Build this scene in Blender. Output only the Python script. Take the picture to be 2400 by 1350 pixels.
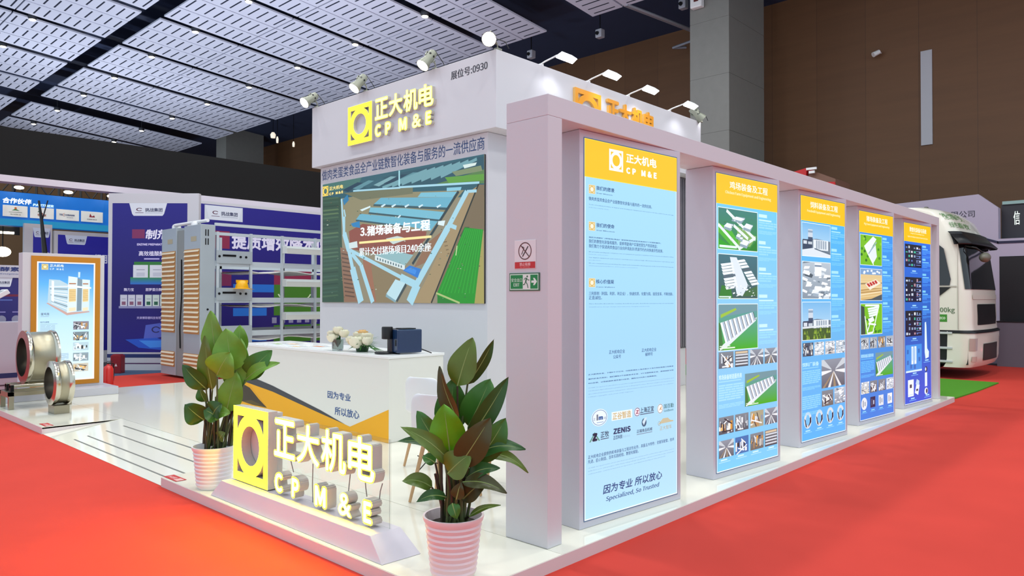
import bpy, bmesh, math, random
from mathutils import Vector, Matrix

# ------------------------------------------------------------------ scene, camera, light
SC = bpy.context.scene
COL = SC.collection
for _o in list(bpy.data.objects):
    bpy.data.objects.remove(_o)

FPX, YAW, PITCH, ROLL = 1715.528, 0.75191069, 0.01438206, 0.00159288
_fw = Vector((math.cos(YAW)*math.cos(PITCH), math.sin(YAW)*math.cos(PITCH), math.sin(PITCH)))
_rt = Vector((math.sin(YAW), -math.cos(YAW), 0))
_up = _rt.cross(_fw)
_rt, _up = (math.cos(ROLL)*_rt + math.sin(ROLL)*_up), (-math.sin(ROLL)*_rt + math.cos(ROLL)*_up)
CAM = Vector((0, 0, 1.6))
_cd = bpy.data.cameras.new('camera')
_cd.sensor_width = 36.0
_cd.lens = FPX*36.0/2400.0
_cd.clip_end = 300
_co = bpy.data.objects.new('camera', _cd)
COL.objects.link(_co)
_co.matrix_world = Matrix((( _rt.x, _up.x, -_fw.x, CAM.x), (_rt.y, _up.y, -_fw.y, CAM.y), (_rt.z, _up.z, -_fw.z, CAM.z), (0, 0, 0, 1)))
SC.camera = _co
SC.view_settings.view_transform = 'Standard'
SC.view_settings.look = 'None'
SC.view_settings.exposure = 0.0
SC.view_settings.gamma = 1.0
SC.view_settings.use_curve_mapping = False
SC.cycles.max_bounces = 6
SC.cycles.diffuse_bounces = 3
SC.cycles.glossy_bounces = 3
SC.cycles.transmission_bounces = 4
SC.cycles.transparent_max_bounces = 6
SC.cycles.sample_clamp_indirect = 4.0
SC.cycles.use_denoising = True
SC.cycles.caustics_reflective = False
SC.cycles.caustics_refractive = False

W = bpy.data.worlds.new('hall_air')
SC.world = W
W.use_nodes = True
_bg = W.node_tree.nodes['Background']
_bg.inputs[0].default_value = (0.74, 0.88, 1.0, 1)
_bg.inputs[1].default_value = 1.05

def lamp(name, kind, loc, power, color=(1, 1, 1), size=1.0, aim=None, spot=60, blend=0.5, parent=None):
    d = bpy.data.lights.new(name, kind)
    d.energy = power
    d.color = color
    if kind == 'AREA':
        d.shape = 'DISK'; d.size = size
    elif kind == 'SPOT':
        d.spot_size = math.radians(spot); d.spot_blend = blend; d.shadow_soft_size = size
    else:
        d.shadow_soft_size = size
    o = bpy.data.objects.new(name, d)
    COL.objects.link(o)
    o.location = loc
    if aim is not None:
        o.rotation_euler = (Vector(aim) - Vector(loc)).to_track_quat('-Z', 'Y').to_euler()
    return o

CEIL = lambda x: 11.2 + 0.084*(20 - x)      # the slatted ceiling falls towards the wood wall
# the hall's own high downlights over and around the stand
HALL = [(_x, _y) for _x in (3.3, 7.7, 12.05, 16.4) for _y in (-1.9, 2.3, 6.6, 10.9, 15.2) if _x < 16 or _y < 0]
for _x, _y in HALL:
    lamp('hall_light', 'AREA', (_x, _y, CEIL(_x) - 0.25), 185 if _x < 4 and _y > 5 else 150, (0.97, 0.98, 0.95), 0.6, aim=(_x, _y, 0))

# added area lights without fixtures, there only to brighten the slatted ceiling
for _x, _y, _z, _p in ((8.0, 8.6, 4.9, 150), (3.0, 19.5, 5.2, 260), (7.5, 18.6, 5.2, 190), (12.5, 19.0, 5.2, 190), (10.0, 27.0, 4.5, 200), (16.0, 26.0, 4.5, 160), (8.0, 36.0, 4.5, 330), (14.0, 36.0, 4.5, 250), (12.0, 46.0, 4.5, 260)):
    lamp('ceiling_fill', 'AREA', (_x, _y, _z), _p, (0.86, 0.90, 1.0), 1.2, aim=(_x, _y, 12))

# ------------------------------------------------------------------ helpers
def lin(h):
    h = h.lstrip('#')
    c = [int(h[i:i+2], 16)/255 for i in (0, 2, 4)]
    return tuple((v/12.92 if v <= 0.04045 else ((v+0.055)/1.055)**2.4) for v in c)

_M = {}
def mat(name, col='#cccccc', rough=0.5, metal=0.0, spec=0.5, emit=None, es=1.0, bump=0.0, bscale=40.0, vary=0.0, vscale=3.0, coat=0.0, alpha=1.0, trans=0.0):
    if name in _M:
        return _M[name]
    m = bpy.data.materials.new(name)
    m.use_nodes = True
    nt = m.node_tree
    b = nt.nodes['Principled BSDF']
    c = lin(col) if isinstance(col, str) else col
    b.inputs['Base Color'].default_value = (*c, 1)
    b.inputs['Roughness'].default_value = rough
    b.inputs['Metallic'].default_value = metal
    b.inputs['Specular IOR Level'].default_value = spec
    b.inputs['Coat Weight'].default_value = coat
    b.inputs['Coat Roughness'].default_value = 0.08
    b.inputs['Alpha'].default_value = alpha
    b.inputs['Transmission Weight'].default_value = trans
    if emit is not None:
        e = lin(emit) if isinstance(emit, str) else emit
        b.inputs['Emission Color'].default_value = (*e, 1)
        b.inputs['Emission Strength'].default_value = es
    if vary or bump:
        tc = nt.nodes.new('ShaderNodeTexCoord')
    if vary:
        n = nt.nodes.new('ShaderNodeTexNoise'); n.inputs['Scale'].default_value = vscale; n.inputs['Detail'].default_value = 4
        nt.links.new(tc.outputs['Object'], n.inputs['Vector'])
        mx = nt.nodes.new('ShaderNodeMix'); mx.data_type = 'RGBA'
        mx.inputs[6].default_value = (*[v*(1-vary) for v in c], 1)
        mx.inputs[7].default_value = (*[min(1, v*(1+vary)) for v in c], 1)
        nt.links.new(n.outputs['Fac'], mx.inputs[0])
        nt.links.new(mx.outputs[2], b.inputs['Base Color'])
    if bump:
        n2 = nt.nodes.new('ShaderNodeTexNoise'); n2.inputs['Scale'].default_value = bscale; n2.inputs['Detail'].default_value = 3
        nt.links.new(tc.outputs['Object'], n2.inputs['Vector'])
        bp = nt.nodes.new('ShaderNodeBump'); bp.inputs['Strength'].default_value = bump; bp.inputs['Distance'].default_value = 0.01
        nt.links.new(n2.outputs['Fac'], bp.inputs['Height'])
        nt.links.new(bp.outputs['Normal'], b.inputs['Normal'])
    _M[name] = m
    return m

def print_mat(name, es=0.0, rough=0.5, dim=1.0):
    """colours of a print come from the mesh's own colour layer; es > 0 for a backlit film or a screen"""
    if name in _M:
        return _M[name]
    m = bpy.data.materials.new(name)
    m.use_nodes = True
    nt = m.node_tree
    b = nt.nodes['Principled BSDF']
    a = nt.nodes.new('ShaderNodeVertexColor'); a.layer_name = 'Col'
    b.inputs['Roughness'].default_value = rough
    if es > 0:
        nt.links.new(a.outputs['Color'], b.inputs['Emission Color'])
        b.inputs['Emission Strength'].default_value = es
        mx = nt.nodes.new('ShaderNodeMix'); mx.data_type = 'RGBA'
        mx.inputs[0].default_value = dim
        mx.inputs[6].default_value = (0, 0, 0, 1)
        nt.links.new(a.outputs['Color'], mx.inputs[7])
        nt.links.new(mx.outputs[2], b.inputs['Base Color'])
    else:
        nt.links.new(a.outputs['Color'], b.inputs['Base Color'])
    _M[name] = m
    return m

def put(name, me, mats, parent=None, loc=None, rot=None):
    for m in (mats if isinstance(mats, (list, tuple)) else [mats]):
        me.materials.append(m)
    o = bpy.data.objects.new(name, me)
    COL.objects.link(o)
    if loc is not None: o.location = loc
    if rot is not None: o.rotation_euler = rot
    if parent is not None: o.parent = parent
    return o

def thing(name, label, cat, loc=(0, 0, 0), rz=0.0, group=None):
    o = bpy.data.objects.new(name, None)
    COL.objects.link(o)
    o.empty_display_size = 0.1
    o.location = loc; o.rotation_euler = (0, 0, rz)
    return tag(o, label, cat, group)

def tag(o, label, cat, group=None, kind=None):
    o['label'] = label; o['category'] = cat
    if group: o['group'] = group
    if kind: o['kind'] = kind
    return o

def struct(o):
    o['kind'] = 'structure'
    return o

class MB:
    """collects shapes into one mesh"""
    def __init__(s):
        s.v = []; s.f = []; s.mi = []; s.sm = []
    def add(s, vs, fs, mi=0, smooth=False):
        n = len(s.v)
        s.v += [tuple(p) for p in vs]
        for f in fs:
            s.f.append([i+n for i in f]); s.mi.append(mi); s.sm.append(smooth)
        return s
    def box(s, x0, x1, y0, y1, z0, z1, mi=0, M=None):
        vs = [Vector(p) for p in ((x0,y0,z0),(x1,y0,z0),(x1,y1,z0),(x0,y1,z0),(x0,y0,z1),(x1,y0,z1),(x1,y1,z1),(x0,y1,z1))]
        if M is not None: vs = [M @ p for p in vs]
        return s.add(vs, [(0,3,2,1),(4,5,6,7),(0,1,5,4),(1,2,6,5),(2,3,7,6),(3,0,4,7)], mi)
    def prism(s, poly, z0, z1, mi=0, M=None, top=None):
        n = len(poly)
        tp = top or poly
        vs = [Vector((x, y, z0)) for x, y in poly] + [Vector((x, y, z1)) for x, y in tp]
        if M is not None: vs = [M @ p for p in vs]
        fs = [tuple(reversed(range(n))), tuple(range(n, 2*n))] + [(i, (i+1) % n, n+(i+1) % n, n+i) for i in range(n)]
        return s.add(vs, fs, mi)
    def tube(s, pts, r, n=8, mi=0, cap=True, smooth=True):
        pts = [Vector(p) for p in pts]
        rs = r if isinstance(r, (list, tuple)) else [r]*len(pts)
        vs = []; fs = []
        ref = None
        for i, p in enumerate(pts):
            d = (pts[min(i+1, len(pts)-1)] - pts[max(i-1, 0)]).normalized()
            if ref is None:
                ref = Vector((0, 0, 1)) if abs(d.z) < 0.9 else Vector((1, 0, 0))
            a = d.cross(ref).normalized(); b = d.cross(a).normalized()
            ref = -b if b.dot(ref) < 0 else b
            a = d.cross(ref).normalized(); b = d.cross(a).normalized()
            for k in range(n):
                t = 2*math.pi*k/n
                vs.append(p + (a*math.cos(t) + b*math.sin(t))*rs[i])
        for i in range(len(pts)-1):
            for k in range(n):
                k2 = (k+1) % n
                fs.append((i*n+k, i*n+k2, (i+1)*n+k2, (i+1)*n+k))
        s.add(vs, fs, mi, smooth)
        if cap:
            s.add(vs[:n], [tuple(range(n))], mi); s.add(vs[-n:], [tuple(reversed(range(n)))], mi)
        return s
    def lathe(s, prof, n=32, mi=0, M=None, smooth=True):
        """turned shape; the profile is split where it bends sharply so that edges stay crisp"""
        runs = [[prof[0], prof[1]]]
        for k in range(2, len(prof)):
            (x0, y0), (x1, y1), (x2, y2) = prof[k-2], prof[k-1], prof[k]
            a = math.atan2(y1-y0, x1-x0); b = math.atan2(y2-y1, x2-x1)
            d = abs((b-a+math.pi) % (2*math.pi) - math.pi)
            if d > 0.75: runs.append([prof[k-1], prof[k]])
            else: runs[-1].append(prof[k])
        for run in runs:
            vs = []; fs = []
            for r, z in run:
                for k in range(n):
                    t = 2*math.pi*k/n
                    p = Vector((r*math.cos(t), r*math.sin(t), z))
                    vs.append(M @ p if M is not None else p)
            for i in range(len(run)-1):
                for k in range(n):
                    k2 = (k+1) % n
                    fs.append((i*n+k, i*n+k2, (i+1)*n+k2, (i+1)*n+k))
            s.add(vs, fs, mi, smooth)
        return s
    def ball(s, c, rx, ry=None, rz=None, n=10, mi=0, M=None):
        ry = ry or rx; rz = rz or rx
        prof = [(max(1e-4, math.sin(math.pi*i/n)), -math.cos(math.pi*i/n)) for i in range(n+1)]
        T = Matrix.Translation(Vector(c)) @ (M if M is not None else Matrix()) @ Matrix.Diagonal((rx, ry, rz, 1))
        return s.lathe(prof, n=max(8, n+4), mi=mi, M=T)
    def quad(s, a, b, c, d, mi=0):
        return s.add([a, b, c, d], [(0, 1, 2, 3)], mi)
    def build(s, name, mats, parent=None, loc=None, rot=None, bevel=0.0, seg=2):
        me = bpy.data.meshes.new(name)
        me.from_pydata(s.v, [], s.f)
        me.polygons.foreach_set('material_index', s.mi)
        me.polygons.foreach_set('use_smooth', s.sm)
        me.update()
        o = put(name, me, mats, parent, loc, rot)
        if bevel:
            b = o.modifiers.new('edge', 'BEVEL'); b.width = bevel; b.segments = seg; b.limit_method = 'ANGLE'; b.angle_limit = math.radians(50)
        return o

def box(name, m, x0, x1, y0, y1, z0, z1, parent=None, bevel=0.0):
    return MB().box(x0, x1, y0, y1, z0, z1).build(name, m, parent, bevel=bevel)

# ---- flat shapes: text and outlines become polygons
_TC = {}
_fc = bpy.data.curves.new('letters', 'FONT')
try:                                    # Blender's own bundled sans serif, when it is there
    import os
    SANS = bpy.data.fonts.load(os.path.join(bpy.utils.system_resource('DATAFILES'), 'fonts', 'Noto Sans CJK Regular.woff2'))
except Exception:
    SANS = None
PLAIN = _fc.font
_fo = bpy.data.objects.new('letters', _fc)
COL.objects.link(_fo)
def textpoly(body, bold=0.0, ext=0.0, res=3, space=1.0, shear=0.0):
    key = (body, bold, ext, res, space, shear)
    if key not in _TC and bold:
        v0, f0 = textpoly(body, 0.0, ext, res, space, shear)
        vs, fs = [], []
        for q, (dx, dy) in enumerate(((0, 0), (bold, 0), (-bold, 0), (0, bold), (0, -bold), (bold*.7, bold*.7), (-bold*.7, bold*.7), (bold*.7, -bold*.7), (-bold*.7, -bold*.7))[:9 if ext or bold > .012 else 3]):
            n = len(vs); k = 1-q*.0015
            vs += [(x+dx, y+dy, z*k if ext else q*0.00004) for x, y, z in v0]; fs += [tuple(i+n for i in f) for f in f0]
        _TC[key] = (vs, fs)
    if key not in _TC:
        _fc.font = SANS if SANS and any(ch.isascii() and ch.isalnum() for ch in body) else PLAIN
        _fc.body = body; _fc.size = 1; _fc.extrude = ext; _fc.resolution_u = res
        _fc.space_character = space; _fc.shear = shear
        dg = bpy.context.evaluated_depsgraph_get(); dg.update()
        me = bpy.data.meshes.new_from_object(_fo.evaluated_get(dg))
        vs = [tuple(v.co) for v in me.vertices]; fs = [tuple(p.vertices) for p in me.polygons]
        bpy.data.meshes.remove(me)
        _TC[key] = (vs, fs)
    return _TC[key]

def outline(loops, ext=0.0, bevel=0.0):
    cu = bpy.data.curves.new('outline', 'CURVE'); cu.dimensions = '2D'; cu.fill_mode = 'BOTH'; cu.extrude = ext
    for lp in loops:
        sp = cu.splines.new('POLY'); sp.points.add(len(lp)-1); sp.use_cyclic_u = True
        for i, (x, y) in enumerate(lp): sp.points[i].co = (x, y, 0, 1)
    o = bpy.data.objects.new('outline', cu); COL.objects.link(o)
    dg = bpy.context.evaluated_depsgraph_get(); dg.update()
    me = bpy.data.meshes.new_from_object(o.evaluated_get(dg))
    vs = [tuple(v.co) for v in me.vertices]; fs = [tuple(p.vertices) for p in me.polygons]
    bpy.data.meshes.remove(me); bpy.data.objects.remove(o); bpy.data.curves.remove(cu)
    return vs, fs

def emblem_loops(k=40):
    """square frame, ring touching it, a round hole and four corner cut-outs"""
    loops = [[(-.5, -.5), (.5, -.5), (.5, .5), (-.5, .5)]]
    loops.append([(.265*math.cos(2*math.pi*i/k), .265*math.sin(2*math.pi*i/k)) for i in range(k)])
    R, q = .412, .383
    for sx, sy in ((1, 1), (-1, 1), (-1, -1), (1, -1)):
        pts = []
        t0 = math.acos(min(1, q/R)); 
        for i in range(9):
            t = t0 + (math.pi/2 - 2*t0)*i/8
            pts.append((sx*R*math.cos(t), sy*R*math.sin(t)))
        pts.append((sx*q, sy*q))
        # keep only the corner wedge
        loops.append(pts)
    return loops

class Art:
    """a flat print: coloured polygons, each a hair above the one before"""
    STEP = 0.00006
    def __init__(s, x0=0, y0=0, x1=1, y1=1):
        s.v = []; s.f = []; s.c = []; s.z = 0.0
        s.win(x0, y0, x1, y1)
    def win(s, x0, y0, x1, y1):
        s.ox, s.oy, s.sx, s.sy = x0, y0, x1-x0, y1-y0
        return s
    def _p(s, p):
        return (s.ox + p[0]*s.sx, s.oy + p[1]*s.sy, s.z)
    def poly(s, pts, col, cols=None):
        n = len(s.v)
        cs = cols or [col]*len(pts)
        for p, c in zip(pts, cs):
            s.v.append(s._p(p)); s.c.append(lin(c) if isinstance(c, str) else c)
        s.f.append(list(range(n, n+len(pts)))); s.z += s.STEP
        return s
    def rect(s, x0, y0, x1, y1, col, top=None):
        if top is None: return s.poly([(x0, y0), (x1, y0), (x1, y1), (x0, y1)], col)
        return s.poly(((x0, y0), (x1, y0), (x1, y1), (x0, y1)), col, [col, col, top, top])
    def disc(s, cx, cy, r, col, n=24, ry=None):
        ry = ry or r
        return s.poly([(cx+r*math.cos(2*math.pi*i/n), cy+ry*math.sin(2*math.pi*i/n)) for i in range(n)], col)
    def ring(s, cx, cy, r, w, col, n=28, ry=None, a0=0, a1=360):
        ry = ry or r; k = w/r
        st = math.radians(a0); en = math.radians(a1)
        for i in range(n):
            a = st+(en-st)*i/n; b = st+(en-st)*(i+1)/n
            s.poly([(cx+r*math.cos(a), cy+ry*math.sin(a)), (cx+r*math.cos(b), cy+ry*math.sin(b)), (cx+r*(1-k)*math.cos(b), cy+ry*(1-k)*math.sin(b)), (cx+r*(1-k)*math.cos(a), cy+ry*(1-k)*math.sin(a))], col)
            s.z -= s.STEP
        s.z += s.STEP
        return s
    def line(s, a, b, w, col):
        dx, dy = (b[0]-a[0])*s.sx, (b[1]-a[1])*s.sy
        L = math.hypot(dx, dy) or 1
        nx, ny = -dy/L*w/2/s.sx, dx/L*w/2/s.sy
        return s.poly([(a[0]-nx, a[1]-ny), (b[0]-nx, b[1]-ny), (b[0]+nx, b[1]+ny), (a[0]+nx, a[1]+ny)], col)
    def mesh(s, vs, fs, x0, y0, x1, y1, col, box=None):
        xs = [v[0] for v in vs]; ys = [v[1] for v in vs]
        bx0, bx1, by0, by1 = box or (min(xs), max(xs), min(ys), max(ys))
        n = len(s.v); c = lin(col) if isinstance(col, str) else col
        for v in vs:
            p = s._p((x0+(v[0]-bx0)/(bx1-bx0)*(x1-x0), y0+(v[1]-by0)/(by1-by0)*(y1-y0))); s.v.append((p[0], p[1], p[2]+(v[2] if len(v) > 2 else 0))); s.c.append(c)
        for f in fs: s.f.append([i+n for i in f])
        s.z += s.STEP
        return s
    def text(s, body, x0, y0, x1, y1, col, bold=0.0, res=2, space=1.0, shear=0.0):
        vs, fs = textpoly(body, bold, 0, res, space, shear)
        return s.mesh(vs, fs, x0, y0, x1, y1, col) if fs else s
    def line_text(s, body, x, y, h, col, w=None, bold=0.0, res=1, wmax=None, shear=0.0):
        """a line whose em height is h (window units are metres when the window is 1:1)"""
        vs, fs = textpoly(body, bold, 0, res, 1.0, shear)
        if not fs: return s
        x1 = max(v[0] for v in vs); k = h
        wid = x1*k
        kx = k if w is None else w/x1
        if w is None and wmax and wid > wmax: kx = wmax/x1
        n = len(s.v); c = lin(col) if isinstance(col, str) else col
        for v in vs:
            p = s._p((x+v[0]*kx, y+v[1]*k)); s.v.append((p[0], p[1], p[2]+v[2])); s.c.append(c)
        for f in fs: s.f.append([i+n for i in f])
        s.z += s.STEP
        return s
    def emblem(s, x0, y0, x1, y1, col):
        vs, fs = EMB2
        return s.mesh(vs, fs, x0, y0, x1, y1, col)
    def build(s, name, m, org, u, v, parent=None, lift=0.001):
        org, u, v = Vector(org), Vector(u).normalized(), Vector(v).normalized()
        n = u.cross(v)
        me = bpy.data.meshes.new(name)
        me.from_pydata([tuple(org + u*p[0] + v*p[1] + n*(p[2]+lift)) for p in s.v], [], s.f)
        ca = me.color_attributes.new('Col', 'FLOAT_COLOR', 'POINT')
        flat = []
        for c in s.c: flat += [c[0], c[1], c[2], 1.0]
        ca.data.foreach_set('color', flat)
        me.update()
        return put(name, me, m, parent)

EMB2 = outline(emblem_loops())

def solid_text(name, body, org, u, v, w, h, depth, mats, parent, bold=0.02, res=4, boxed=None):
    """raised letters: front face material 0, sides and back material 1; org is the lower corner on the wall, u to the reader's right"""
    vs, fs = textpoly(body, bold, 0.1, res)
    vs, fs = list(vs), list(fs)
    if len(mats) > 2:                      # pale core set just proud; the coloured rim left around it imitates bloom
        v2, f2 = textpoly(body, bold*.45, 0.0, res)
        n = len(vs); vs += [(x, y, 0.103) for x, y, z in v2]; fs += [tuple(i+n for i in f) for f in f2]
    xs = [p[0] for p in vs]; ys = [p[1] for p in vs]
    bx0, bx1, by0, by1 = boxed or (min(xs), max(xs), min(ys), max(ys))
    return solid(name, vs, fs, (bx0, bx1, by0, by1), org, u, v, w, h, depth, mats, parent)

def solid(name, vs, fs, b, org, u, v, w, h, depth, mats, parent):
    org, u, v = Vector(org), Vector(u).normalized(), Vector(v).normalized(); n = u.cross(v)
    bx0, bx1, by0, by1 = b
    zs = [p[2] for p in vs]; z0, z1 = min(zs), max(zs)
    P = [tuple(org + u*((p[0]-bx0)/(bx1-bx0)*w) + v*((p[1]-by0)/(by1-by0)*h) + n*((p[2]-z0)/(z1-z0)*depth)) for p in vs]
    me = bpy.data.meshes.new(name)
    me.from_pydata(P, [], fs); 
    zt = z1-(z1-z0)*.045
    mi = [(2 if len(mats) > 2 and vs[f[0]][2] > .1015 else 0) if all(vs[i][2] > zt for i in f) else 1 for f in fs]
    me.polygons.foreach_set('material_index', mi)
    me.update()
    return put(name, me, mats, parent)

def ray(px, py):
    return _fw + _rt*((px-1200)/FPX) - _up*((py-675)/FPX)
def at(px, py, axis, val):
    d = ray(px, py); i = 'XYZ'.index(axis)
    return CAM + d*((val-CAM[i])/d[i])
X, Y, Z = Vector((1, 0, 0)), Vector((0, 1, 0)), Vector((0, 0, 1))

# ------------------------------------------------------------------ shared materials
WHITE = mat('booth_white', '#d2d1d7', 0.45, bump=0.02, bscale=300)
WHITE2 = mat('booth_white_satin', '#c9c9d4', 0.35)
DARK = mat('dark_metal', '#17181b', 0.45, 0.6)
BLACK = mat('black_plastic', '#0b0b0d', 0.35)
STEEL = mat('brushed_steel', '#a8a28e', 0.38, 1.0, bump=0.03, bscale=120)
CHROME = mat('polished_steel', '#cfcabb', 0.18, 1.0)
GALV = mat('galvanised_sheet', '#b4bfc6', 0.42, 0.35, vary=0.06, vscale=2.0)
GALV2 = mat('galvanised_rail', '#cdd8df', 0.38, 0.3)
WHITEPL = mat('white_plastic', '#eef0f2', 0.4)
PRINT = print_mat('printed_vinyl', 0, 0.5)
BACKLIT = print_mat('backlit_film', 1.0, 0.35, dim=0.12)
SCREEN = print_mat('screen_image', 1.0, 0.3, dim=0.05)
# ------------------------------------------------------------------ the hall
CARPET = mat('red_carpet', '#d4463b', 0.95, spec=0.15, bump=0.25, bscale=500, vary=0.10, vscale=1.3)
CONC = mat('dark_floor', '#3c3d3f', 0.5, vary=0.1)
fl = MB().box(-9, 25, -9, 62, -0.30, -0.012).build('floor', CONC); struct(fl)
cp = MB().box(-9, 21.0, -9, 16.2, -0.011, 0.0).build('carpet', CARPET)
tag(cp, 'wide red carpet laid over the hall floor around the white stand', 'carpet')
b2 = MB().box(-4.0, 19, 16.21, 17.45, -0.011, 0.0).build('carpet', mat('blue_carpet', '#3f5472', 0.95, bump=0.2, bscale=400))
tag(b2, 'grey blue carpet under the purple neighbouring stand', 'carpet')
gm = MB().prism([(13.06, 2.86), (14.7, 2.78), (16.5, 2.76), (16.55, 3.75), (16.3, 9.0), (13.06, 9.0)], 0.0005, 0.02).build('grass_mat', mat('grass_mat', '#4f9a14', 0.9, bump=0.6, bscale=350, vary=0.3, vscale=60))
tag(gm, 'bright green artificial grass mat in front of the white truck', 'mat')

# wood panelled wall: procedural boards, darker joints every 1.9 m
WOOD = mat('wood_panel', '#7d5636', 0.6, vary=0.0)
nt = WOOD.node_tree; pb = nt.nodes['Principled BSDF']
tc = nt.nodes.new('ShaderNodeTexCoord')
mp = nt.nodes.new('ShaderNodeMapping'); mp.inputs['Scale'].default_value = (0.3, 0.35, 5.0)
ns = nt.nodes.new('ShaderNodeTexNoise'); ns.inputs['Scale'].default_value = 1.0; ns.inputs['Detail'].default_value = 6
nt.links.new(tc.outputs['Object'], mp.inputs['Vector']); nt.links.new(mp.outputs[0], ns.inputs['Vector'])
br = nt.nodes.new('ShaderNodeTexBrick')
br.inputs['Scale'].default_value = 1.0; br.inputs['Brick Width'].default_value = 1.55; br.inputs['Row Height'].default_value = 40.0
br.inputs['Mortar Size'].default_value = 0.012; br.offset = 0.0
br.inputs['Color1'].default_value = (*lin('#6a482c'), 1); br.inputs['Color2'].default_value = (*lin('#714e31'), 1); br.inputs['Mortar'].default_value = (*lin('#5c3f28'), 1)
sp = nt.nodes.new('ShaderNodeSeparateXYZ'); cb = nt.nodes.new('ShaderNodeCombineXYZ')
nt.links.new(tc.outputs['Object'], sp.inputs[0]); nt.links.new(sp.outputs[1], cb.inputs[0]); nt.links.new(sp.outputs[2], cb.inputs[1])
nt.links.new(cb.outputs[0], br.inputs['Vector'])
mx = nt.nodes.new('ShaderNodeMix'); mx.data_type = 'RGBA'; mx.blend_type = 'MULTIPLY'; mx.inputs[0].default_value = 0.6
rmp = nt.nodes.new('ShaderNodeMapRange'); rmp.inputs[3].default_value = 0.6; rmp.inputs[4].default_value = 1.15
nt.links.new(ns.outputs['Fac'], rmp.inputs[0])
nt.links.new(br.outputs['Color'], mx.inputs[6]); nt.links.new(rmp.outputs[0], mx.inputs[7]); nt.links.new(mx.outputs[2], pb.inputs['Base Color'])
struct(MB().box(25, 25.4, -9, 62, -0.3, 14.5).build('wall_right', WOOD))
struct(MB().box(-9, 25.4, 60, 60.4, -0.3, 16).build('wall_back', mat('tan_wall', '#b48a62', 0.7)))
# grey clad columns
STONE = mat('column_cladding', '#82837f', 0.5, vary=0.08, vscale=4.0)
def column(i, x, y):
    m = MB()
    for k in range(8):
        m.box(x, x+2.5, y, y+1.34, -0.3+k*1.78, -0.3+k*1.78+1.765)
    m.box(x+.01, x+2.49, y+.01, y+1.33, -0.3, 14.0)
    struct(m.build('trim_%d' % i, STONE))
column(1, 21.0, 10.48)
column(2, 21.0, 44.0)
# dark soffit above the slatted panels
DKC = mat('dark_soffit', '#2b3856', 0.7)
dk = MB(); za = 11.95 + 0.084*25; zb = 11.95
dk.add([(0, -4, za), (25.4, -4, zb), (25.4, 62, zb), (0, 62, za), (0, -4, za+.3), (25.4, -4, zb+.3), (25.4, 62, zb+.3), (0, 62, za+.3)], [(0, 3, 2, 1), (4, 5, 6, 7), (0, 1, 5, 4), (1, 2, 6, 5), (2, 3, 7, 6), (3, 0, 4, 7)])
struct(dk.build('ceiling', DKC))

# slatted panels: 3.04 m long, hung on the slope; slot shade is dark colour on shallow recesses
PANEL = mat('ceiling_panel', '#dbe0f4', 0.6)
SLOT = mat('ceiling_slot', '#101b36', 0.9)
_pm = {}
def panel_mesh(L, w):
    key = (round(L, 2), round(w, 2))
    if key in _pm: return _pm[key]
    m = MB(); n = max(2, int(round(L/0.325)))
    m.box(0, L, 0, w, 0.004, 0.06)
    s0, s1 = w*0.15, w*0.85
    xs = [0]
    for k in range(n):
        c = (k+0.5)*L/n; xs += [c-0.029, c+0.029]
    xs.append(L)
    for k in range(len(xs)-1):
        a, b = xs[k], xs[k+1]
        if k % 2 == 0:
            m.quad((a, 0, 0), (a, w, 0), (b, w, 0), (b, 0, 0))
        else:
            m.quad((a, 0, 0), (a, s0, 0), (b, s0, 0), (b, 0, 0)); m.quad((a, s1, 0), (a, w, 0), (b, w, 0), (b, s1, 0))
            m.quad((a, s0, 0.0035), (a, s1, 0.0035), (b, s1, 0.0035), (b, s0, 0.0035), 1)
    me = bpy.data.meshes.new('ceiling_panel'); me.from_pydata(m.v, [], m.f); me.polygons.foreach_set('material_index', m.mi)
    me.materials.append(PANEL); me.materials.append(SLOT); me.update()
    _pm[key] = me
    return me
SL = math.atan(0.084)
rows = []
for c in (19.5, 23.65, 27.85, 32.1, 36.45, 40.75):
    g = c + 0.19; e = {40.75: 43.3}.get(c, c + 4.25 - 0.19)
    k = 2 if c == 40.75 else 3
    for j in range(k):
        w = (e-g)/k; rows.append((g + j*w + 0.025, w - 0.05))
rows += [(17.0, 1.12), (18.17, 1.12), (13.72, 1.22), (12.42, 1.22)]
rows += [(45.15+1.33*j, 1.28) for j in range(3)] + [(49.8+1.33*j, 1.28) for j in range(2)]
cols = [(10.82+3.07*i, 3.03) for i in range(3)] + [(7.15, 3.03), (4.08, 3.03), (1.01, 3.03)]
for y, w in rows:
    for x, L in cols:
        if x < 5 and y < 20: continue
        o = bpy.data.objects.new('ceiling_panel', panel_mesh(L, w)); COL.objects.link(o)
        o.location = (x, y, CEIL(x)); o.rotation_euler = (0, SL, 0)
        struct(o)
# pale bent duct under the dark soffit
dm = MB().tube([(19.9, 13.66, 11.25), (24.0, 12.9, 11.1)], 0.05, 6).tube([(19.9, 13.50, 11.2), (24.4, 12.6, 11.0)], 0.05, 6).tube([(24.4, 12.6, 11.0), (24.6, 13.8, 11.1)], 0.05, 6)
dm.tube([(24.0, 12.9, 11.1), (24.3, 14.4, 11.1)], 0.05, 6).tube([(24.3, 14.4, 11.1), (24.6, 14.0, 11.1)], 0.05, 6)
o = dm.build('duct_rail', mat('duct_grey', '#9aa0ac', 0.5)); tag(o, 'pale grey zigzag rail hanging under the dark soffit by the wood wall', 'rail')

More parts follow.
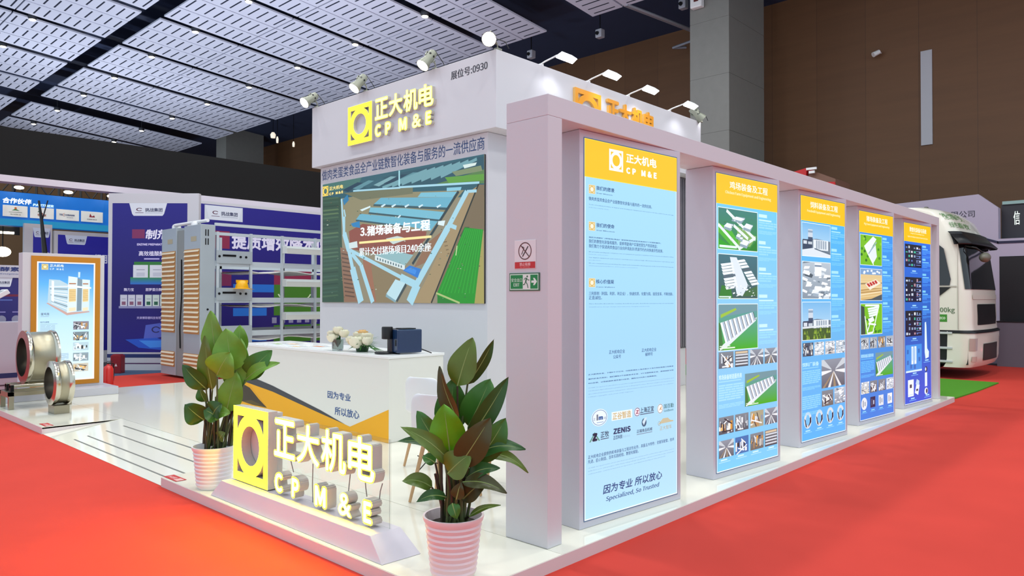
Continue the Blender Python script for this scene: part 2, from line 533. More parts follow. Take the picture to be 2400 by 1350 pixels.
# downlights in the dark gaps
GLOW = mat('lamp_glow', '#fff3d8', 0.5, emit='#fff0cf', es=9.0)
CASE = mat('lamp_case', '#3a3d45', 0.5, 0.5)
def downlight(x, y, label):
    t = thing('downlight', label, 'ceiling light', (x, y, CEIL(x)-0.03), 0, 'downlights in the slatted ceiling')
    MB().lathe([(0.001, 0.10), (0.14, 0.10), (0.155, 0.0), (0.12, -0.06)], 20).tube([(0, 0, .1), (0, 0, 1.19)], .02, 6).build('housing', CASE, t)
    MB().lathe([(0.115, -0.075), (0.10, -0.10), (0.001, -0.11)], 20).build('lens', GLOW, t)
GY = [19.5, 23.65, 27.85, 32.1, 36.45, 40.75, 45.1, 49.6]
for x in (16.4, 12.05, 7.72):
    for y in GY:
        if x < 10 and not 30 < y < 39: continue
        col_ = {16.4: 'row of lamps by the soffit edge', 12.05: 'row past the wide dark gap', 7.72: 'row before the wide dark gap'}[x]
        downlight(x, y, 'small round ceiling lamp, %s in the %s' % (['first', 'second', 'third', 'fourth', 'fifth', 'sixth', 'seventh', 'eighth'][GY.index(y)], col_))
for x, y in HALL:
    t = thing('downlight', 'high round hall lamp out of view above the stand', 'ceiling light', (x, y, CEIL(x)-0.03), 0, 'hall lamps above the stand')
    MB().lathe([(0.001, 0.20), (0.30, 0.20), (0.32, 0.0), (0.30, -0.06), (0.29, 0.0), (0.28, 0.15), (0.001, 0.15)], 20).tube([(0, 0, .2), (0, 0, 1.25-.0)], .03, 6).build('housing', CASE, t)

# fittings on the wood wall and under the soffit
o = MB().box(24.955, 24.998, 5.83, 6.14, 6.32, 9.22).build('wall_strip', mat('strip_grey', '#b9bcc4', 0.6)); tag(o, 'tall narrow pale grey panel set on the wood wall', 'wall panel')
def cctv(x, y, z, label):
    t = thing('security_camera', label, 'camera', (x, y, z))
    MB().tube([(0, 0, 0), (-0.18, 0, 0)], 0.02, 8).build('bracket', WHITEPL, t)
    MB().tube([(-0.18, 0.0, 0.0), (-0.32, 0.14, -0.10)], [0.07, 0.08], 12).build('housing', WHITEPL, t)
cctv(24.99, 7.28, 9.44, 'small white security camera on the wood wall beside the pale strip')
def projector(x, y, z, label):
    t = thing('hanging_projector', label, 'projector', (x, y, z))
    MB().tube([(0, 0, 0.15), (0, 0, 11.95+0.084*(25.4-x)-z)], 0.02, 6).build('drop_rod', DARK, t)
    MB().box(-0.12, 0.12, -0.13, 0.13, -0.15, 0.15).build('housing', mat('projector_grey', '#a9adb8', 0.5), t, bevel=0.03)
    MB().lathe([(0.001, 0.05), (0.06, 0.05), (0.07, 0.0)], 16, M=Matrix.Translation((-0.12, 0.03, 0)) @ Matrix.Rotation(-math.pi/2, 4, 'Y')).build('lens', BLACK, t)
projector(21.0, 15.38, 11.0, 'grey projector hanging from the dark soffit near the slatted panels')
projector(21.0, 18.64, 11.0, 'small grey box hanging below the soffit just above the sign tower edge')
projector(21.6, 12.4, 11.4, 'small grey box hanging from the soffit beside the grey column')
t = thing('wall_speaker', 'white loudspeaker with a dark red front fixed high on the grey column', 'speaker', (20.99, 11.5, 11.0))
MB().box(-0.22, 0, -0.2, 0.2, -0.18, 0.25).build('case', WHITEPL, t, bevel=0.04)
MB().box(-0.24, -0.221, -0.10, 0.05, 0.0, 0.2).build('front', mat('dark_red', '#5b1d1c', 0.5), t)
# glass lamps of the far chandelier seen past the tower
GL = mat('chandelier_glass', '#e9e3d8', 0.2, emit='#fff2dd', es=0.8)
def pendant(px, py, r, h, label):
    p = at(px, py, 'X', 22.0)
    t = thing('pendant_lamp', label, 'lamp', p)
    MB().lathe([(0.001, h), (r*.5, h), (r, h*.4), (r*.8, -h*.5), (0.001, -h*.5)], 12).build('shade', GL, t)
    MB().tube([(0, 0, h), (0, 0, 12.24-p.z)], 0.015, 6).build('rod', DARK, t)
pendant(640, 319, 0.16, 0.22, 'broad white glass pendant lamp beyond the tower beside the blue grey column')
pendant(650, 330, 0.07, 0.25, 'slim white glass pendant lamp just below the broad one')
pendant(688, 340, 0.07, 0.2, 'small bright glass pendant lamp next to the tower edge')

# ------------------------------------------------------------------ raised platform
ZD = 0.08
DECK = mat('glossy_deck', '#f3f0e0', 0.08, spec=0.45, coat=0.0, vary=0.015, vscale=1.5)
SKIRT = mat('platform_skirt', '#d9cfd0', 0.5)
pf = thing('exhibit_platform', 'low white glossy exhibition platform with an access ramp cut into its front edge', 'platform', (2.52, 2.765, 0))
def rel(o, t):
    o.location = -Vector(t.location) if t.rotation_euler.z == 0 else o.location
    return o
T0 = Matrix.Translation((-2.52, -2.765, 0))
dm = MB()
dk_poly = [(2.52, 2.765), (13.05, 2.765), (13.05, 13.4), (2.52, 13.4), (2.52, 9.9), (3.40, 9.9), (3.40, 6.43), (2.52, 6.43)]
for a, b, c, d in ((2.52, 3.40, 2.765, 6.43), (2.52, 3.40, 9.9, 13.4), (3.40, 13.05, 2.765, 13.4)):
    dm.box(a+.004, b if b == 3.40 else b-.004, c+.004 if c == 2.765 else c, d-.004 if d == 13.4 else d, 0.06, ZD-.0012, 0, T0)
dm.build('deck', DECK, pf)
sm = MB()
for a, b, c, d in ((2.52, 13.05, 2.765, 2.79), (13.025, 13.05, 2.79, 13.4), (2.52, 2.545, 2.79, 6.43), (2.52, 2.545, 9.9, 13.4), (2.545, 3.40, 6.405, 6.43), (2.545, 3.40, 9.9, 9.925), (2.545, 13.02, 13.375, 13.4)):
    sm.box(a, b, c, d, 0.0, 0.0755, 0, T0)
sm.build('skirt', SKIRT, pf)
rm = MB().add([(2.53, 6.432, 0.002), (3.4, 6.432, 0.0785), (3.4, 9.898, 0.0785), (2.53, 9.898, 0.002), (3.4, 6.432, 0.0), (3.4, 9.898, 0.0)],
              [(0, 1, 2, 3), (0, 4, 1), (3, 2, 5), (0, 3, 5, 4)])
for i in range(len(rm.v)): rm.v[i] = tuple(T0 @ Vector(rm.v[i]))
rm.build('ramp', DECK, pf)
GRIP = mat('grip_strip', '#7d7c78', 0.8)
for x, y0, y1 in ((2.66, 6.62, 9.2), (2.81, 6.64, 9.25), (3.03, 6.8, 9.33), (3.25, 6.9, 9.42)):
    z = 0.002 + (x-2.53)/0.87*0.0775
    m = MB()
    for k in range(1):
        m.add([T0 @ Vector(p) for p in ((x-.008, y0, z+.0012), (x+.008, y0, z+.0026), (x+.008, y1, z+.0026), (x-.008, y1, z+.0012))], [(0, 1, 2, 3)])
    m.build('grip_strip', GRIP, pf)
for px, py in ((103, 996), (403, 1122)):
    p = at(px, py, 'Z', ZD)
    a = Art(); a.rect(0, 0, .26, .09, '#c9302c'); a.text('小心台阶', .02, .025, .15, .065, '#f6e6e4', .01); a.rect(.17, .015, .245, .075, '#e9b7b0')
    a.build('warning_sticker', PRINT, Vector((p.x-0.02-2.52, p.y+0.13-2.765, ZD)), -Y, X, pf, lift=.0015)

# ------------------------------------------------------------------ portal frame on the aisle side
fr = thing('portal_frame', 'long white portal frame with a flat header spanning the row of light boxes', 'frame', (3.405, 2.886, ZD))
def L(o): return Matrix.Translation(-Vector(o.location))
TF = L(fr)
MB().box(3.405, 3.542, 2.886, 3.236, ZD, 2.7235, 0, TF).build('post', WHITE, fr, bevel=.003)
MB().box(12.595, 12.715, 2.886, 3.236, ZD, 2.7235, 0, TF).build('post', WHITE, fr, bevel=.003)
MB().box(3.405, 12.715, 2.886, 3.236, 2.724, 2.855, 0, TF).build('header', WHITE, fr, bevel=.003)
# signs stuck on the frame's end post
ns_ = thing('no_smoking_sign', 'white no smoking sign with red strip above the green exit sign', 'sign', (3.4045, 3.16, 1.785))
MB().box(-.003, 0, -.18, 0, 0, .181).build('plate', mat('sign_white', '#e7e3e6', .4), ns_, bevel=.002)
a = Art(); a.rect(.004, .004, .176, .045, '#c4262b'); a.text('禁止吸烟', .045, .02, .135, .04, '#f3d3d3', .01); a.text('NO SMOKING', .05, .009, .13, .017, '#e6a5a5')
a.ring(.09, .113, .055, .006, '#5d2b2a', 32); a.line((.07, .079), (.117, .142), .007, '#2a2322'); a.line((.062, .092), (.083, .135), .005, '#443c3a'); a.line((.078, .135), (.066, .139), .008, '#332b2a')
a.line((.052, .152), (.128, .074), .006, '#5d2b2a')
a.build('printing', PRINT, (-.0032, 0, 0), -Y, Z, ns_)
ex = thing('exit_sign', 'green emergency exit sign with running figure and arrow on the white post', 'sign', (3.4045, 3.203, 1.648))
MB().box(-.006, 0, -.256, 0, 0, .113).build('plate', mat('sign_green_edge', '#3e6b50', .4), ex, bevel=.002)
a = Art(); a.rect(.008, .007, .248, .106, '#cfeeda'); a.rect(.014, .013, .118, .1, '#0b8a45'); a.rect(.182, .013, .242, .1, '#0b8a45'); a.rect(.12, .011, .18, .102, '#e7efe9')
a.text('安全出口', .02, .056, .112, .08, '#d8f1e0', .012); a.text('EXIT', .04, .028, .09, .048, '#d8f1e0', .01)
a.poly([(.19, .05), (.212, .05), (.205, .035), (.217, .035), (.237, .057), (.217, .08), (.205, .08), (.212, .064), (.19, .064)], '#e7f5ec')
a.disc(.156, .09, .0065, '#2f6a45', 14); a.line((.15, .08), (.143, .056), .011, '#2f6a45'); a.line((.15, .08), (.136, .079), .005, '#2f6a45'); a.line((.136, .079), (.13, .068), .005, '#2f6a45')
a.line((.15, .08), (.162, .068), .005, '#2f6a45'); a.line((.162, .068), (.174, .067), .005, '#2f6a45'); a.line((.143, .058), (.133, .04), .006, '#2f6a45'); a.line((.133, .04), (.121, .039), .006, '#2f6a45')
a.line((.143, .058), (.157, .04), .006, '#2f6a45'); a.line((.157, .04), (.163, .018), .006, '#2f6a45')
a.build('printing', PRINT, (-.0062, 0, 0), -Y, Z, ex)

# ------------------------------------------------------------------ pictures on the posters
def pic_green(a, w, seed, roof='#eef6ff', grass='#4fb52a', far='#3d7f78'):
    r = random.Random(seed)
    a.win(*w).rect(0, 0, 1, 1, '#2e8f1e', far)
    a.poly([(0, .25), (.45, 0), (0, 0)], '#2aa312'); a.poly([(.75, 0), (1, 0), (1, .3)], '#1f7f20'); a.poly([(0, .62), (.3, .5), (.55, .12), (.3, .1), (0, .4)], grass)
    a.poly([(.45, .6), (.98, .38), (.8, .1), (.5, .12)], '#7fae5c')
    for p, q, wd in (((.2, .95), (.95, .3), .03), ((0, .58), (.55, .02), .05), ((.5, .02), (.95, .35), .04), ((.38, .6), (.75, .3), .05)):
        a.line(p, q, .045*a.sx, '#e8f2f0')
    for cx, cy, ww, hh in ((.5, .78, .34, .1), (.75, .62, .26, .15), (.25, .58, .24, .13), (.66, .2, .26, .16), (.5, .36, .13, .1), (.57, .3, .1, .06)):
        k = .07
        a.poly([(cx-ww/2-k*.2, cy-hh/2-.02), (cx+ww*.2, cy-hh/2-.07), (cx+ww/2, cy+.02), (cx+ww/2, cy+.05), (cx-ww*.2, cy+hh/2)], '#8ea7b5')
        a.poly([(cx-ww/2, cy-hh*.2), (cx+ww*.2, cy-hh/2), (cx+ww/2, cy+hh*.2), (cx-ww*.15, cy+hh/2)], roof)
    for _ in range(22):
        x, y = r.uniform(.1, .95), r.uniform(.1, .8); s = r.uniform(.01, .035)
        a.rect(x, y, x+s, y+s*.6, r.choice(['#dbe7ea', '#55765b', '#3c6b35', '#b9cdb9', '#ffffff']))
    a.rect(.02, .03, .45, .09, '#eafff2'); a.rect(.02, .05, .6, .06, '#d6f0e2')
def pic_sheds(a, w, seed):
    r = random.Random(seed)
    a.win(*w).rect(0, 0, 1, 1, '#3b5a55', '#3f6f7c')
    a.poly([(0, 0), (.35, 0), (.3, .25), (.08, .3)], '#2f7c22'); a.poly([(.55, .05), (1, .05), (1, .3), (.75, .2)], '#3f6a3c')
    a.poly([(.28, .95), (.45, .95), (.75, .3), (.6, .05), (.45, .1)], '#dfeaf5')
    for k in range(9):
        y = .78-k*.066; x = .05+k*.014
        a.poly([(x, y), (x+.30, y+.05), (x+.32, y), (x+.03, y-.055)], '#eef4fb' if k != 4 else '#5a6a78')
        x2 = .45+k*.045
        a.poly([(x2, y+.1), (x2+.2, y+.14), (x2+.24, y+.09), (x2+.04, y+.05)], '#eef4fb' if k != 3 else '#54646f')
    for _ in range(26):
        x, y = r.uniform(.15, .9), r.uniform(.03, .32); s = r.uniform(.02, .06)
        a.poly([(x, y), (x+s, y+s*.3), (x+s*1.1, y-s*.2), (x+s*.2, y-s*.6)], r.choice(['#f3f8ff', '#dfe9f2', '#768892', '#f8fbff']))
    a.rect(.01, .02, .3, .05, '#dff3ea')
def pic_long(a, w, seed):
    a.win(*w).rect(0, 0, 1, 1, '#3fae14', '#5f9aa6')
    a.poly([(0, .72), (1, .85), (1, 1), (0, 1)], '#6f98a2'); a.poly([(.05, .7), (.45, .88), (.42, .92), (.05, .78)], '#9bc23a'); a.poly([(0, 0), (.12, 0), (.05, .6), (0, .6)], '#3c7b3d')
    a.poly([(.02, 0), (.2, .06), (.95, .62), (.98, .7), (.85, .66), (.1, .12)], '#e4eef6')
    for k in range(8):
        x = .04+k*.105; y = .6+k*.028
        a.poly([(x, y), (x+.09, y+.025), (x+.21-k*.008, .2+k*.062), (x+.13-k*.008, .14+k*.062)], '#eff5fc')
        a.poly([(x+.05, y+.012), (x+.085, y+.02), (x+.20-k*.008, .2+k*.062), (x+.175-k*.008, .17+k*.062)], '#a9bfd2')
        a.poly([(x+.09, y+.025), (x+.105, y+.028), (x+.225-k*.008, .21+k*.062), (x+.21-k*.008, .2+k*.062)], '#32424d')
    a.rect(.02, .03, .4, .06, '#e2f2dd'); a.rect(.02, .08, .28, .1, '#e2f2dd')
def pic_plant(a, w, seed, trees=False):
    r = random.Random(seed)
    a.win(*w).rect(0, 0, 1, 1, '#bfe2f6', '#79b9ea')
    a.poly([(0, .48), (.5, .55), (1, .5), (1, 0), (0, 0)], '#6f7f90')
    a.rect(.02, .12, .34, .5, '#33425c'); a.rect(.04, .36, .16, .46, '#d5dee8'); a.rect(.2, .36, .34, .44, '#c3ced9')
    a.rect(.2, .5, .36, .82, '#cdd9e6'); a.rect(.2, .72, .36, .78, '#8ea3ba'); a.rect(.2, .5, .36, .58, '#3e506d')
    a.rect(.38, .2, .92, .52, '#e6eef5')
    for k in range(5): a.rect(.48+k*.08, .24, .53+k*.08, .5, '#7d90a4'); a.rect(.50+k*.08, .24, .515+k*.08, .5, '#b9c7d4')
    a.poly([(.0, .0), (1, .0), (1, .12), (.4, .26), (0, .18)], '#dfe8f1'); a.poly([(.42, .22), (1, .08), (1, .12), (.42, .26)], '#5e6e80')
    if trees:
        a.rect(0, 0, 1, .3, '#3e5a2c')
        for _ in range(26):
            x, y = r.uniform(0, .95), r.uniform(.0, .22); a.poly([(x, y), (x+.07, y), (x+.035, y+r.uniform(.08, .17))], r.choice(['#6b8f2f', '#8fae3a', '#4c6d25']))
        a.poly([(0, .3), (1, .34), (1, .38), (0, .35)], '#dfe6ea')
def pic_works(a, w, seed, base='#8695a4'):
    r = random.Random(seed)
    a.win(*w).rect(0, 0, 1, 1, base, '#b9c6d2')
    for _ in range(46):
        x, y = r.uniform(-.05, .9), r.uniform(-.02, .95); s = r.uniform(.06, .26); t = r.uniform(-.5, .3)
        p = [(x, y), (x+s, y+s*t*.6), (x+s*1.2, y+s*(t*.6+.35)), (x+s*.2, y+s*.42)]
        p = [(min(1, max(0, q[0])), min(1, max(0, q[1]))) for q in p]
        a.poly(p, r.choice(['#eef4fa', '#f6fafd', '#d3dee8', '#9fb0bf', '#4d5a66', '#ffffff', '#6f7e8c']))
    a.rect(.42, .62, .66, .98, '#f2f7fb'); a.rect(.42, .88, .66, .93, '#8192a8')
def pic_machine(a, w, seed, warm=False, base=None):
    r = random.Random(seed)
    a.win(*w).rect(0, 0, 1, 1, base or r.choice(['#4e5963', '#5b6470', '#6a6a64']), base or '#7f8a94')
    for _ in range(13):
        x = r.uniform(0, .85); ww = r.uniform(.04, .16); y = r.uniform(0, .5); h = r.uniform(.2, .5)
        a.rect(x, y, min(1, x+ww), min(1, y+h), r.choice(['#e9eef2', '#c7d1d9', '#33393f', '#f6f2e8', '#8c98a3'] + (['#f0c27a', '#d99a3d', '#b98d5a'] if warm else [])))
    for _ in range(5):
        a.line((r.random()*.9, r.random()*.9), (r.random()*.9, r.random()*.9), .05*a.sx, r.choice(['#f2f6f9', '#2f353b']))
def pic_hall(a, w, seed, warm=True):
    a.win(*w).rect(0, 0, 1, 1, '#59626d', '#8f98a6')
    for k in range(-4, 5):
        a.poly([(.5+k*.24, 0), (.5+k*.24+.11, 0), (.52, .55), (.5, .55)] if abs(.5+k*.24) < 1.2 else [(.5, .5), (.52, .5), (.51, .55)], '#e9ecee' if k % 2 else ('#9b8a6f' if warm else '#aab3bb')) if 0 <= .5+k*.24 <= .89 else None
    a.poly([(0, .45), (.42, .56), (.42, .6), (0, .6)], '#eef2f5'); a.poly([(1, .45), (.58, .56), (.58, .6), (1, .6)], '#eef2f5')
    a.poly([(0, .8), (.4, .62), (.42, .64), (.1, 1), (0, 1)], '#c9d2da'); a.poly([(1, .8), (.6, .62), (.58, .64), (.9, 1), (1, 1)], '#c9d2da')
def pic_cages(a, w, seed):
    a.win(*w).rect(0, 0, 1, 1, '#4b525a', '#6c747d')
    a.rect(.05, .82, .95, .95, '#d7c4a5')
    for k in range(4):
        y = .1+k*.19
        a.rect(.04, y, .96, y+.11, '#d5dde6')
        for j in range(10): a.rect(.06+j*.09, y-.04, .1+j*.09, y+.03, '#2e343b')
def pic_ring(a, cx, cy, r, rx, seed):
    a.disc(cx, cy, rx*1.12, '#9fd4f5', 26, ry=r*1.06)
    a.disc(cx, cy, rx, '#d8e1e8', 26, ry=r); a.poly([(cx+rx*.1, cy-r*.9), (cx+rx*.95, cy-r*.3), (cx+rx*.95, cy+r*.4), (cx+rx*.5, cy+r*.2)], '#1f2c3c'); a.poly([(cx-rx*.95, cy+r*.3), (cx-rx*.6, cy-r*.75), (cx-rx*.2, cy-r*.9), (cx-rx*.5, cy)], '#3c4c5c')
    a.disc(cx, cy, rx*.55, '#6fc2f5', 22, ry=r*.66)
def pic_screen(a, w, seed):
    r = random.Random(seed)
    a.win(*w).rect(0, 0, 1, 1, '#14173a', '#20222c')
    for j in range(5):
        for i in range(6):
            if r.random() < .7:
                x, y = .04+i*.16, .06+j*.19
                a.rect(x, y, x+r.uniform(.05, .12), y+r.uniform(.04, .12), r.choice(['#c9d5e6', '#8ea2c4', '#b98f9c', '#5a76b8', '#e9eef6', '#45c0a0']))
    for k in range(8): a.rect(.66, .1+k*.1, .95, .125+k*.1, '#6f86c8')
def para(a, x, y, w, n, h, col, seed, gap=1.5):
    """rows of print too small to read: broken bars"""
    r = random.Random(seed)
    for k in range(n):
        yy = y - k*h*gap; xx = x; end = x + w*(1 if k < n-1 else r.uniform(.45, .9))
        while xx < end-.01:
            l = min(end-xx, r.uniform(.05, .16)); a.rect(xx, yy, xx+l, yy+h, col); a.z -= a.STEP; xx += l+.008
        a.z += a.STEP

# ------------------------------------------------------------------ five light boxes turned like louvres in the frame
BOXW, BOXD, BANG = 1.135, 0.27, math.radians(-4.7)
BOXX = [3.829, 5.655, 7.468, 9.254, 11.10]
def light_box(i, label):
    t = thing('light_box', label, 'light box', (BOXX[i], 2.972, ZD), BANG, 'tall light boxes standing in the portal frame')
    MB().box(0, BOXW, 0, BOXD, 0, 2.642).build('casing', WHITE2, t, bevel=.002)
    return t
PW, PH, PX, PZ = 1.04, 2.54, 0.046, 0.13-ZD         # the lit film: width, height, offset in the casing
def film(t, lo, hi, mid=None):
    a = Art(); a.rect(-.006, -.006, PW+.006, PH+.006, '#35587e')
    a.rect(0, 0, PW, PH, '#f4fbff'); k = .008
    mid = mid or lo
    a.rect(k, k, PW-k, PH*.45, lo, mid); a.rect(k, PH*.45, PW-k, 2.285, mid, hi)
    return a.build('poster', BACKLIT, (PX, -.003, PZ), X, Z, t, lift=.0)
def sub(a, name, po):
    return a.build(name, BACKLIT, (PX, -.004, PZ), X, Z, po, lift=.0)
def band(po):
    a = Art(); a.rect(0, 2.283, PW, PH, '#ffd61a'); a.rect(.006, 2.289, PW-.006, PH-.006, '#ffc400'); sub(a, 'header_band', po)
def heading(po, zh, en, en2=None):
    a = Art(); a.z = .001
    a.text(zh, .21, 2.425, .86, 2.493, '#fffdf2', .013)
    if en2: a.text(en2, .25, 2.392, .78, 2.412, '#fff3c2', .01)
    a.text(en, .14, 2.372 if not en2 else 2.34, .92, 2.406 if not en2 else 2.365, '#fff3c2', .01); sub(a, 'lettering', po)
def picture(po, fn, x0, y0, x1, y1, *args, frame=True, **kw):
    a = Art(); a.z = .0006
    if frame: a.rect(x0-.006, y0-.006, x1+.006, y1+.006, '#f2fcff')
    fn(a, (x0, y0, x1, y1), *args, **kw)
    return sub(a, 'picture', po)
def side_text(po, col='#bfe8ff', seed=1, y0=2.2, step=.3, n=4, x=.69, w=.31):
    a = Art(); a.z = .0006; r = random.Random(seed)
    for k in range(n):
        y = y0-k*step
        a.rect(x, y, x+w*.5, y+.024, '#d8f4ff'); a.rect(x, y-.045, x+w*r.uniform(.7, 1), y-.03, '#d0f0ff')
        para(a, x, y-.072, w, 3, .015, col, seed+k)
        para(a, x, y-.15, w, 2, .007, col, seed+k+9)
    return sub(a, 'small_print', po)

INK, INK2 = '#24437a', '#54769f'
t = light_box(0, 'company profile light box with vision and mission text beside the exit sign post')
po = film(t, '#b6e4fd', '#a6dcfb', '#a2d8fa'); band(po)
a = Art(); a.z = .001
a.emblem(.25, 2.355, .40, 2.503, '#f7fbff'); a.text('正大机电', .434, 2.43, .786, 2.497, '#fffef6', .03); a.text('CP M&E', .434, 2.352, .788, 2.398, '#fffef6', .025, space=1.25)
sub(a, 'logo', po)
a = Art(); a.z = .001
for y in (2.174, 1.926, 1.547): a.rect(.04, y, .105, y+.06, '#f6efd9'); a.emblem(.042, y+.002, .103, y+.058, '#dcbc6c')
sub(a, 'section_icons', po)
def tpl(lines):
    a = Art(); a.z = .001
    for s_, x, y, h, c, w, bo in lines: a.line_text(s_, x, y+h*.12, h, c, w=w, bold=bo)
    return sub(a, 'lettering', po)
ZH, EN = .027, .0185
tpl([('我们的愿景', .115, 2.203, .03, INK, .19, .015), ('Our Vision', .115, 2.178, .024, INK, .168, .012),
     ('做肉类蛋类食品全产业链数智化装备与服务的一流供应商。', .04, 2.127, ZH, INK, .69, .012),
     ('To be a leading provider of digital and intelligent equipment and services for the entire meat and egg', .04, 2.096, EN, INK2, .955, .010),
     ('industry supply chain.', .04, 2.077, EN, INK2, .21, 0)])
tpl([('我们的使命', .115, 1.952, .03, INK, .19, .015), ('Our Mission', .115, 1.926, .024, INK, .192, .012),
     ('我们为饲料厂/养殖场/食品厂提供智慧的成套装备和EPC交钥匙服务；', .04, 1.874, ZH, INK, .80, .012),
     ('我们的数智化装备和服务，能够帮助用户实现经营生产的高效益；', .04, 1.842, ZH, INK, .755, .012),
     ('我们致力于促进肉类食品行业向环境友好/资源节约方向快速良性发展。', .04, 1.81, ZH, INK, .825, .012),
     ('We provide intelligent complete sets of equipment and EPC turnkey services for feed mills/breeding', .04, 1.779, EN, INK2, .955, .010),
     ('farms/food factories;', .04, 1.762, EN, INK2, .2, 0),
     ('Our digital equipment and services can help users achieve high efficiency in business operations and', .04, 1.741, EN, INK2, .955, .010),
     ('production;', .04, 1.724, EN, INK2, .125, 0),
     ('We are committed to promoting the rapid and sustainable development of the meat industry towards', .04, 1.703, EN, INK2, .955, .010),
     ('environmental friendliness, and resource conservation.', .04, 1.686, EN, INK2, .525, 0)])
tpl([('核心价值观', .113, 1.571, .03, INK, .187, .015), ('Core Values', .113, 1.543, .024, INK, .198, .012),
     ('三利原则（利国、利民、利企业），快速优质、化繁为简、接受变革、不断创新、', .04, 1.492, ZH, INK, .95, .012), ('正直诚信。', .04, 1.463, ZH, INK, .135, .012),
     ('Three Benefits (Benefit the country, Benefit the people, Benefit the Enterprise) Speed and Quality', .04, 1.431, EN, INK2, .955, .010),
     ('Simplification, Accept Change, Innovativeness, Integrity and Honesty.', .04, 1.41, EN, INK2, .662, 0)])
tpl([('正大机电企业', .246, 1.089, .029, INK, .172, .012), ('公众号', .291, 1.055, .028, INK, .084, .012), ('正大机电企业', .607, 1.085, .029, INK, .173, .012), ('视频号', .647, 1.054, .028, INK, .09, .012)])
tpl([('正大机电企业，下辖8个子公司，分别坐落在上海市松江工业开发区和浙江省慈溪', .034, .957, ZH, INK, .958, .012),
     ('现代农业开发区；我们拥有3个高新技术企业，3个专精特新企业，获得国家专利', .034, .927, ZH, INK, .958, .012),
     ('400余项、计算机软件著作权50余项，拥有420人的工程师队伍。', .034, .899, ZH, INK, .755, .012),
     ('CP M&E Group has 8 subsidiaries located in Songjiang Industrial Development Zone in Shanghai and', .034, .87, EN, INK2, .958, 0),
     ('Cixi Modern Agricultural Development Zone in Zhejiang Province. We have 3 high tech enterprises, 3', .034, .85, EN, INK2, .958, 0),
     ('specialized and innovative enterprises, obtained more than 400 national patents, 50 computer', .034, .83, EN, INK2, .958, 0),
     ('software copyrights, and a team of 420 engineers.', .034, .81, EN, INK2, .483, 0)])
tpl([('正大机电企业提供的机电装备与工程总包业务，具备五大特色：全链条配套、技术', .032, .402, ZH, INK, .967, .012),
     ('先进、匠心制造、百年实践经验、数智化赋能。', .032, .371, ZH, INK, .54, .012),
     ('CP M&E Group provides electromechanical equipment and general contracting engineering services', .032, .338, EN, INK2, .967, 0),
     ('with five core advantages: full-chain supporting capability, advanced technology, exquisite', .032, .318, EN, INK2, .967, 0),
     ('craftsmanship, century-long practical experience, and digital & intelligent empowerment.', .032, .298, EN, INK2, .858, 0)])
a = Art(); a.z = .001
a.text('因为专业 所以放心', .185, .143, .847, .205, '#24457c', .018, shear=.15); a.text('Specialized, So Trusted', .214, .083, .815, .124, '#3b5c90', .01, shear=.15); sub(a, 'slogan', po)
# partner marks
a = Art(); a.z = .0008
a.disc(.15, .667, .083, '#e8f6ff', 30, ry=.058); a.ring(.15, .667, .076, .005, '#4b7fb4', 34, ry=.052); a.rect(.118, .65, .136, .69, '#7d8694'); a.text('m', .14, .65, .185, .675, '#2f5f9c', .03); a.text('正', .085, .652, .108, .668, '#5d6f88'); a.text('诚', .192, .652, .215, .668, '#5d6f88'); a.rect(.12, .633, .19, .637, '#7a9cc4'); sub(a, 'partner_mark', po)
a = Art(); a.z = .0008; a.rect(.275, .63, .5, .69, '#e9f6fc'); a.text('正谷智造', .286, .635, .487, .684, '#cdb276', .02); sub(a, 'partner_mark', po)
a = Art(); a.z = .0008; a.disc(.556, .663, .035, '#f0e9f2', 22, ry=.032); a.ring(.556, .663, .033, .005, '#44507e', 26, ry=.03); a.text('Z', .54, .65, .574, .676, '#a3536b', .02); a.text('上海正宜', .589, .65, .75, .69, '#26344f', .015); a.rect(.589, .638, .75, .644, '#52607a'); sub(a, 'partner_mark', po)
a = Art(); a.z = .0008; a.disc(.827, .66, .036, '#f5f5f2', 22, ry=.036); a.ring(.827, .66, .034, .004, '#66788c', 26, ry=.034); a.poly([(.81, .645), (.83, .668), (.848, .68), (.838, .66), (.85, .645), (.83, .655)], '#cb9c63'); a.text('国百勤', .872, .655, .994, .688, '#4e7d83', .015); a.text('Goldbeen', .872, .63, .99, .648, '#4e7d83', .01); sub(a, 'partner_mark', po)
a = Art(); a.z = .0008; a.poly([(.045, .512), (.10, .575), (.155, .512)], '#5f9a86'); a.poly([(.06, .512), (.1, .56), (.14, .512)], '#b9def2'); a.text('Z', .075, .513, .128, .568, '#1c2b45', .04); a.text('正牧', .16, .528, .247, .57, '#26344f', .015); a.rect(.16, .516, .245, .522, '#52607a'); sub(a, 'partner_mark', po)
a = Art(); a.z = .0008; a.text('ZENIS', .293, .535, .482, .575, '#2a3f66', .02); a.text('正芯科技', .293, .498, .39, .526, '#2a3f66', .015); a.text('Robotics', .395, .5, .476, .518, '#9fb6cc'); sub(a, 'partner_mark', po)
a = Art(); a.z = .0008; a.disc(.635, .58, .028, '#3e5f7c', 22, ry=.03); a.poly([(.615, .585), (.64, .612), (.668, .614), (.65, .585), (.632, .56)], '#cfe6f4'); a.text('正福食品机械', .55, .512, .73, .537, '#42546f', .015); a.rect(.55, .5, .73, .505, '#7d8fa5'); sub(a, 'partner_mark', po)
a = Art(); a.z = .0008; a.poly([(.8, .545), (.83, .565), (.86, .585), (.92, .585), (.95, .565), (.99, .558), (.99, .55), (.83, .548)], '#c9c0a0'); a.ring(.815, .552, .016, .003, '#a59a78', 18); a.text('正大智车', .82, .5, .97, .53, '#b9ad86', .01); sub(a, 'partner_mark', po)

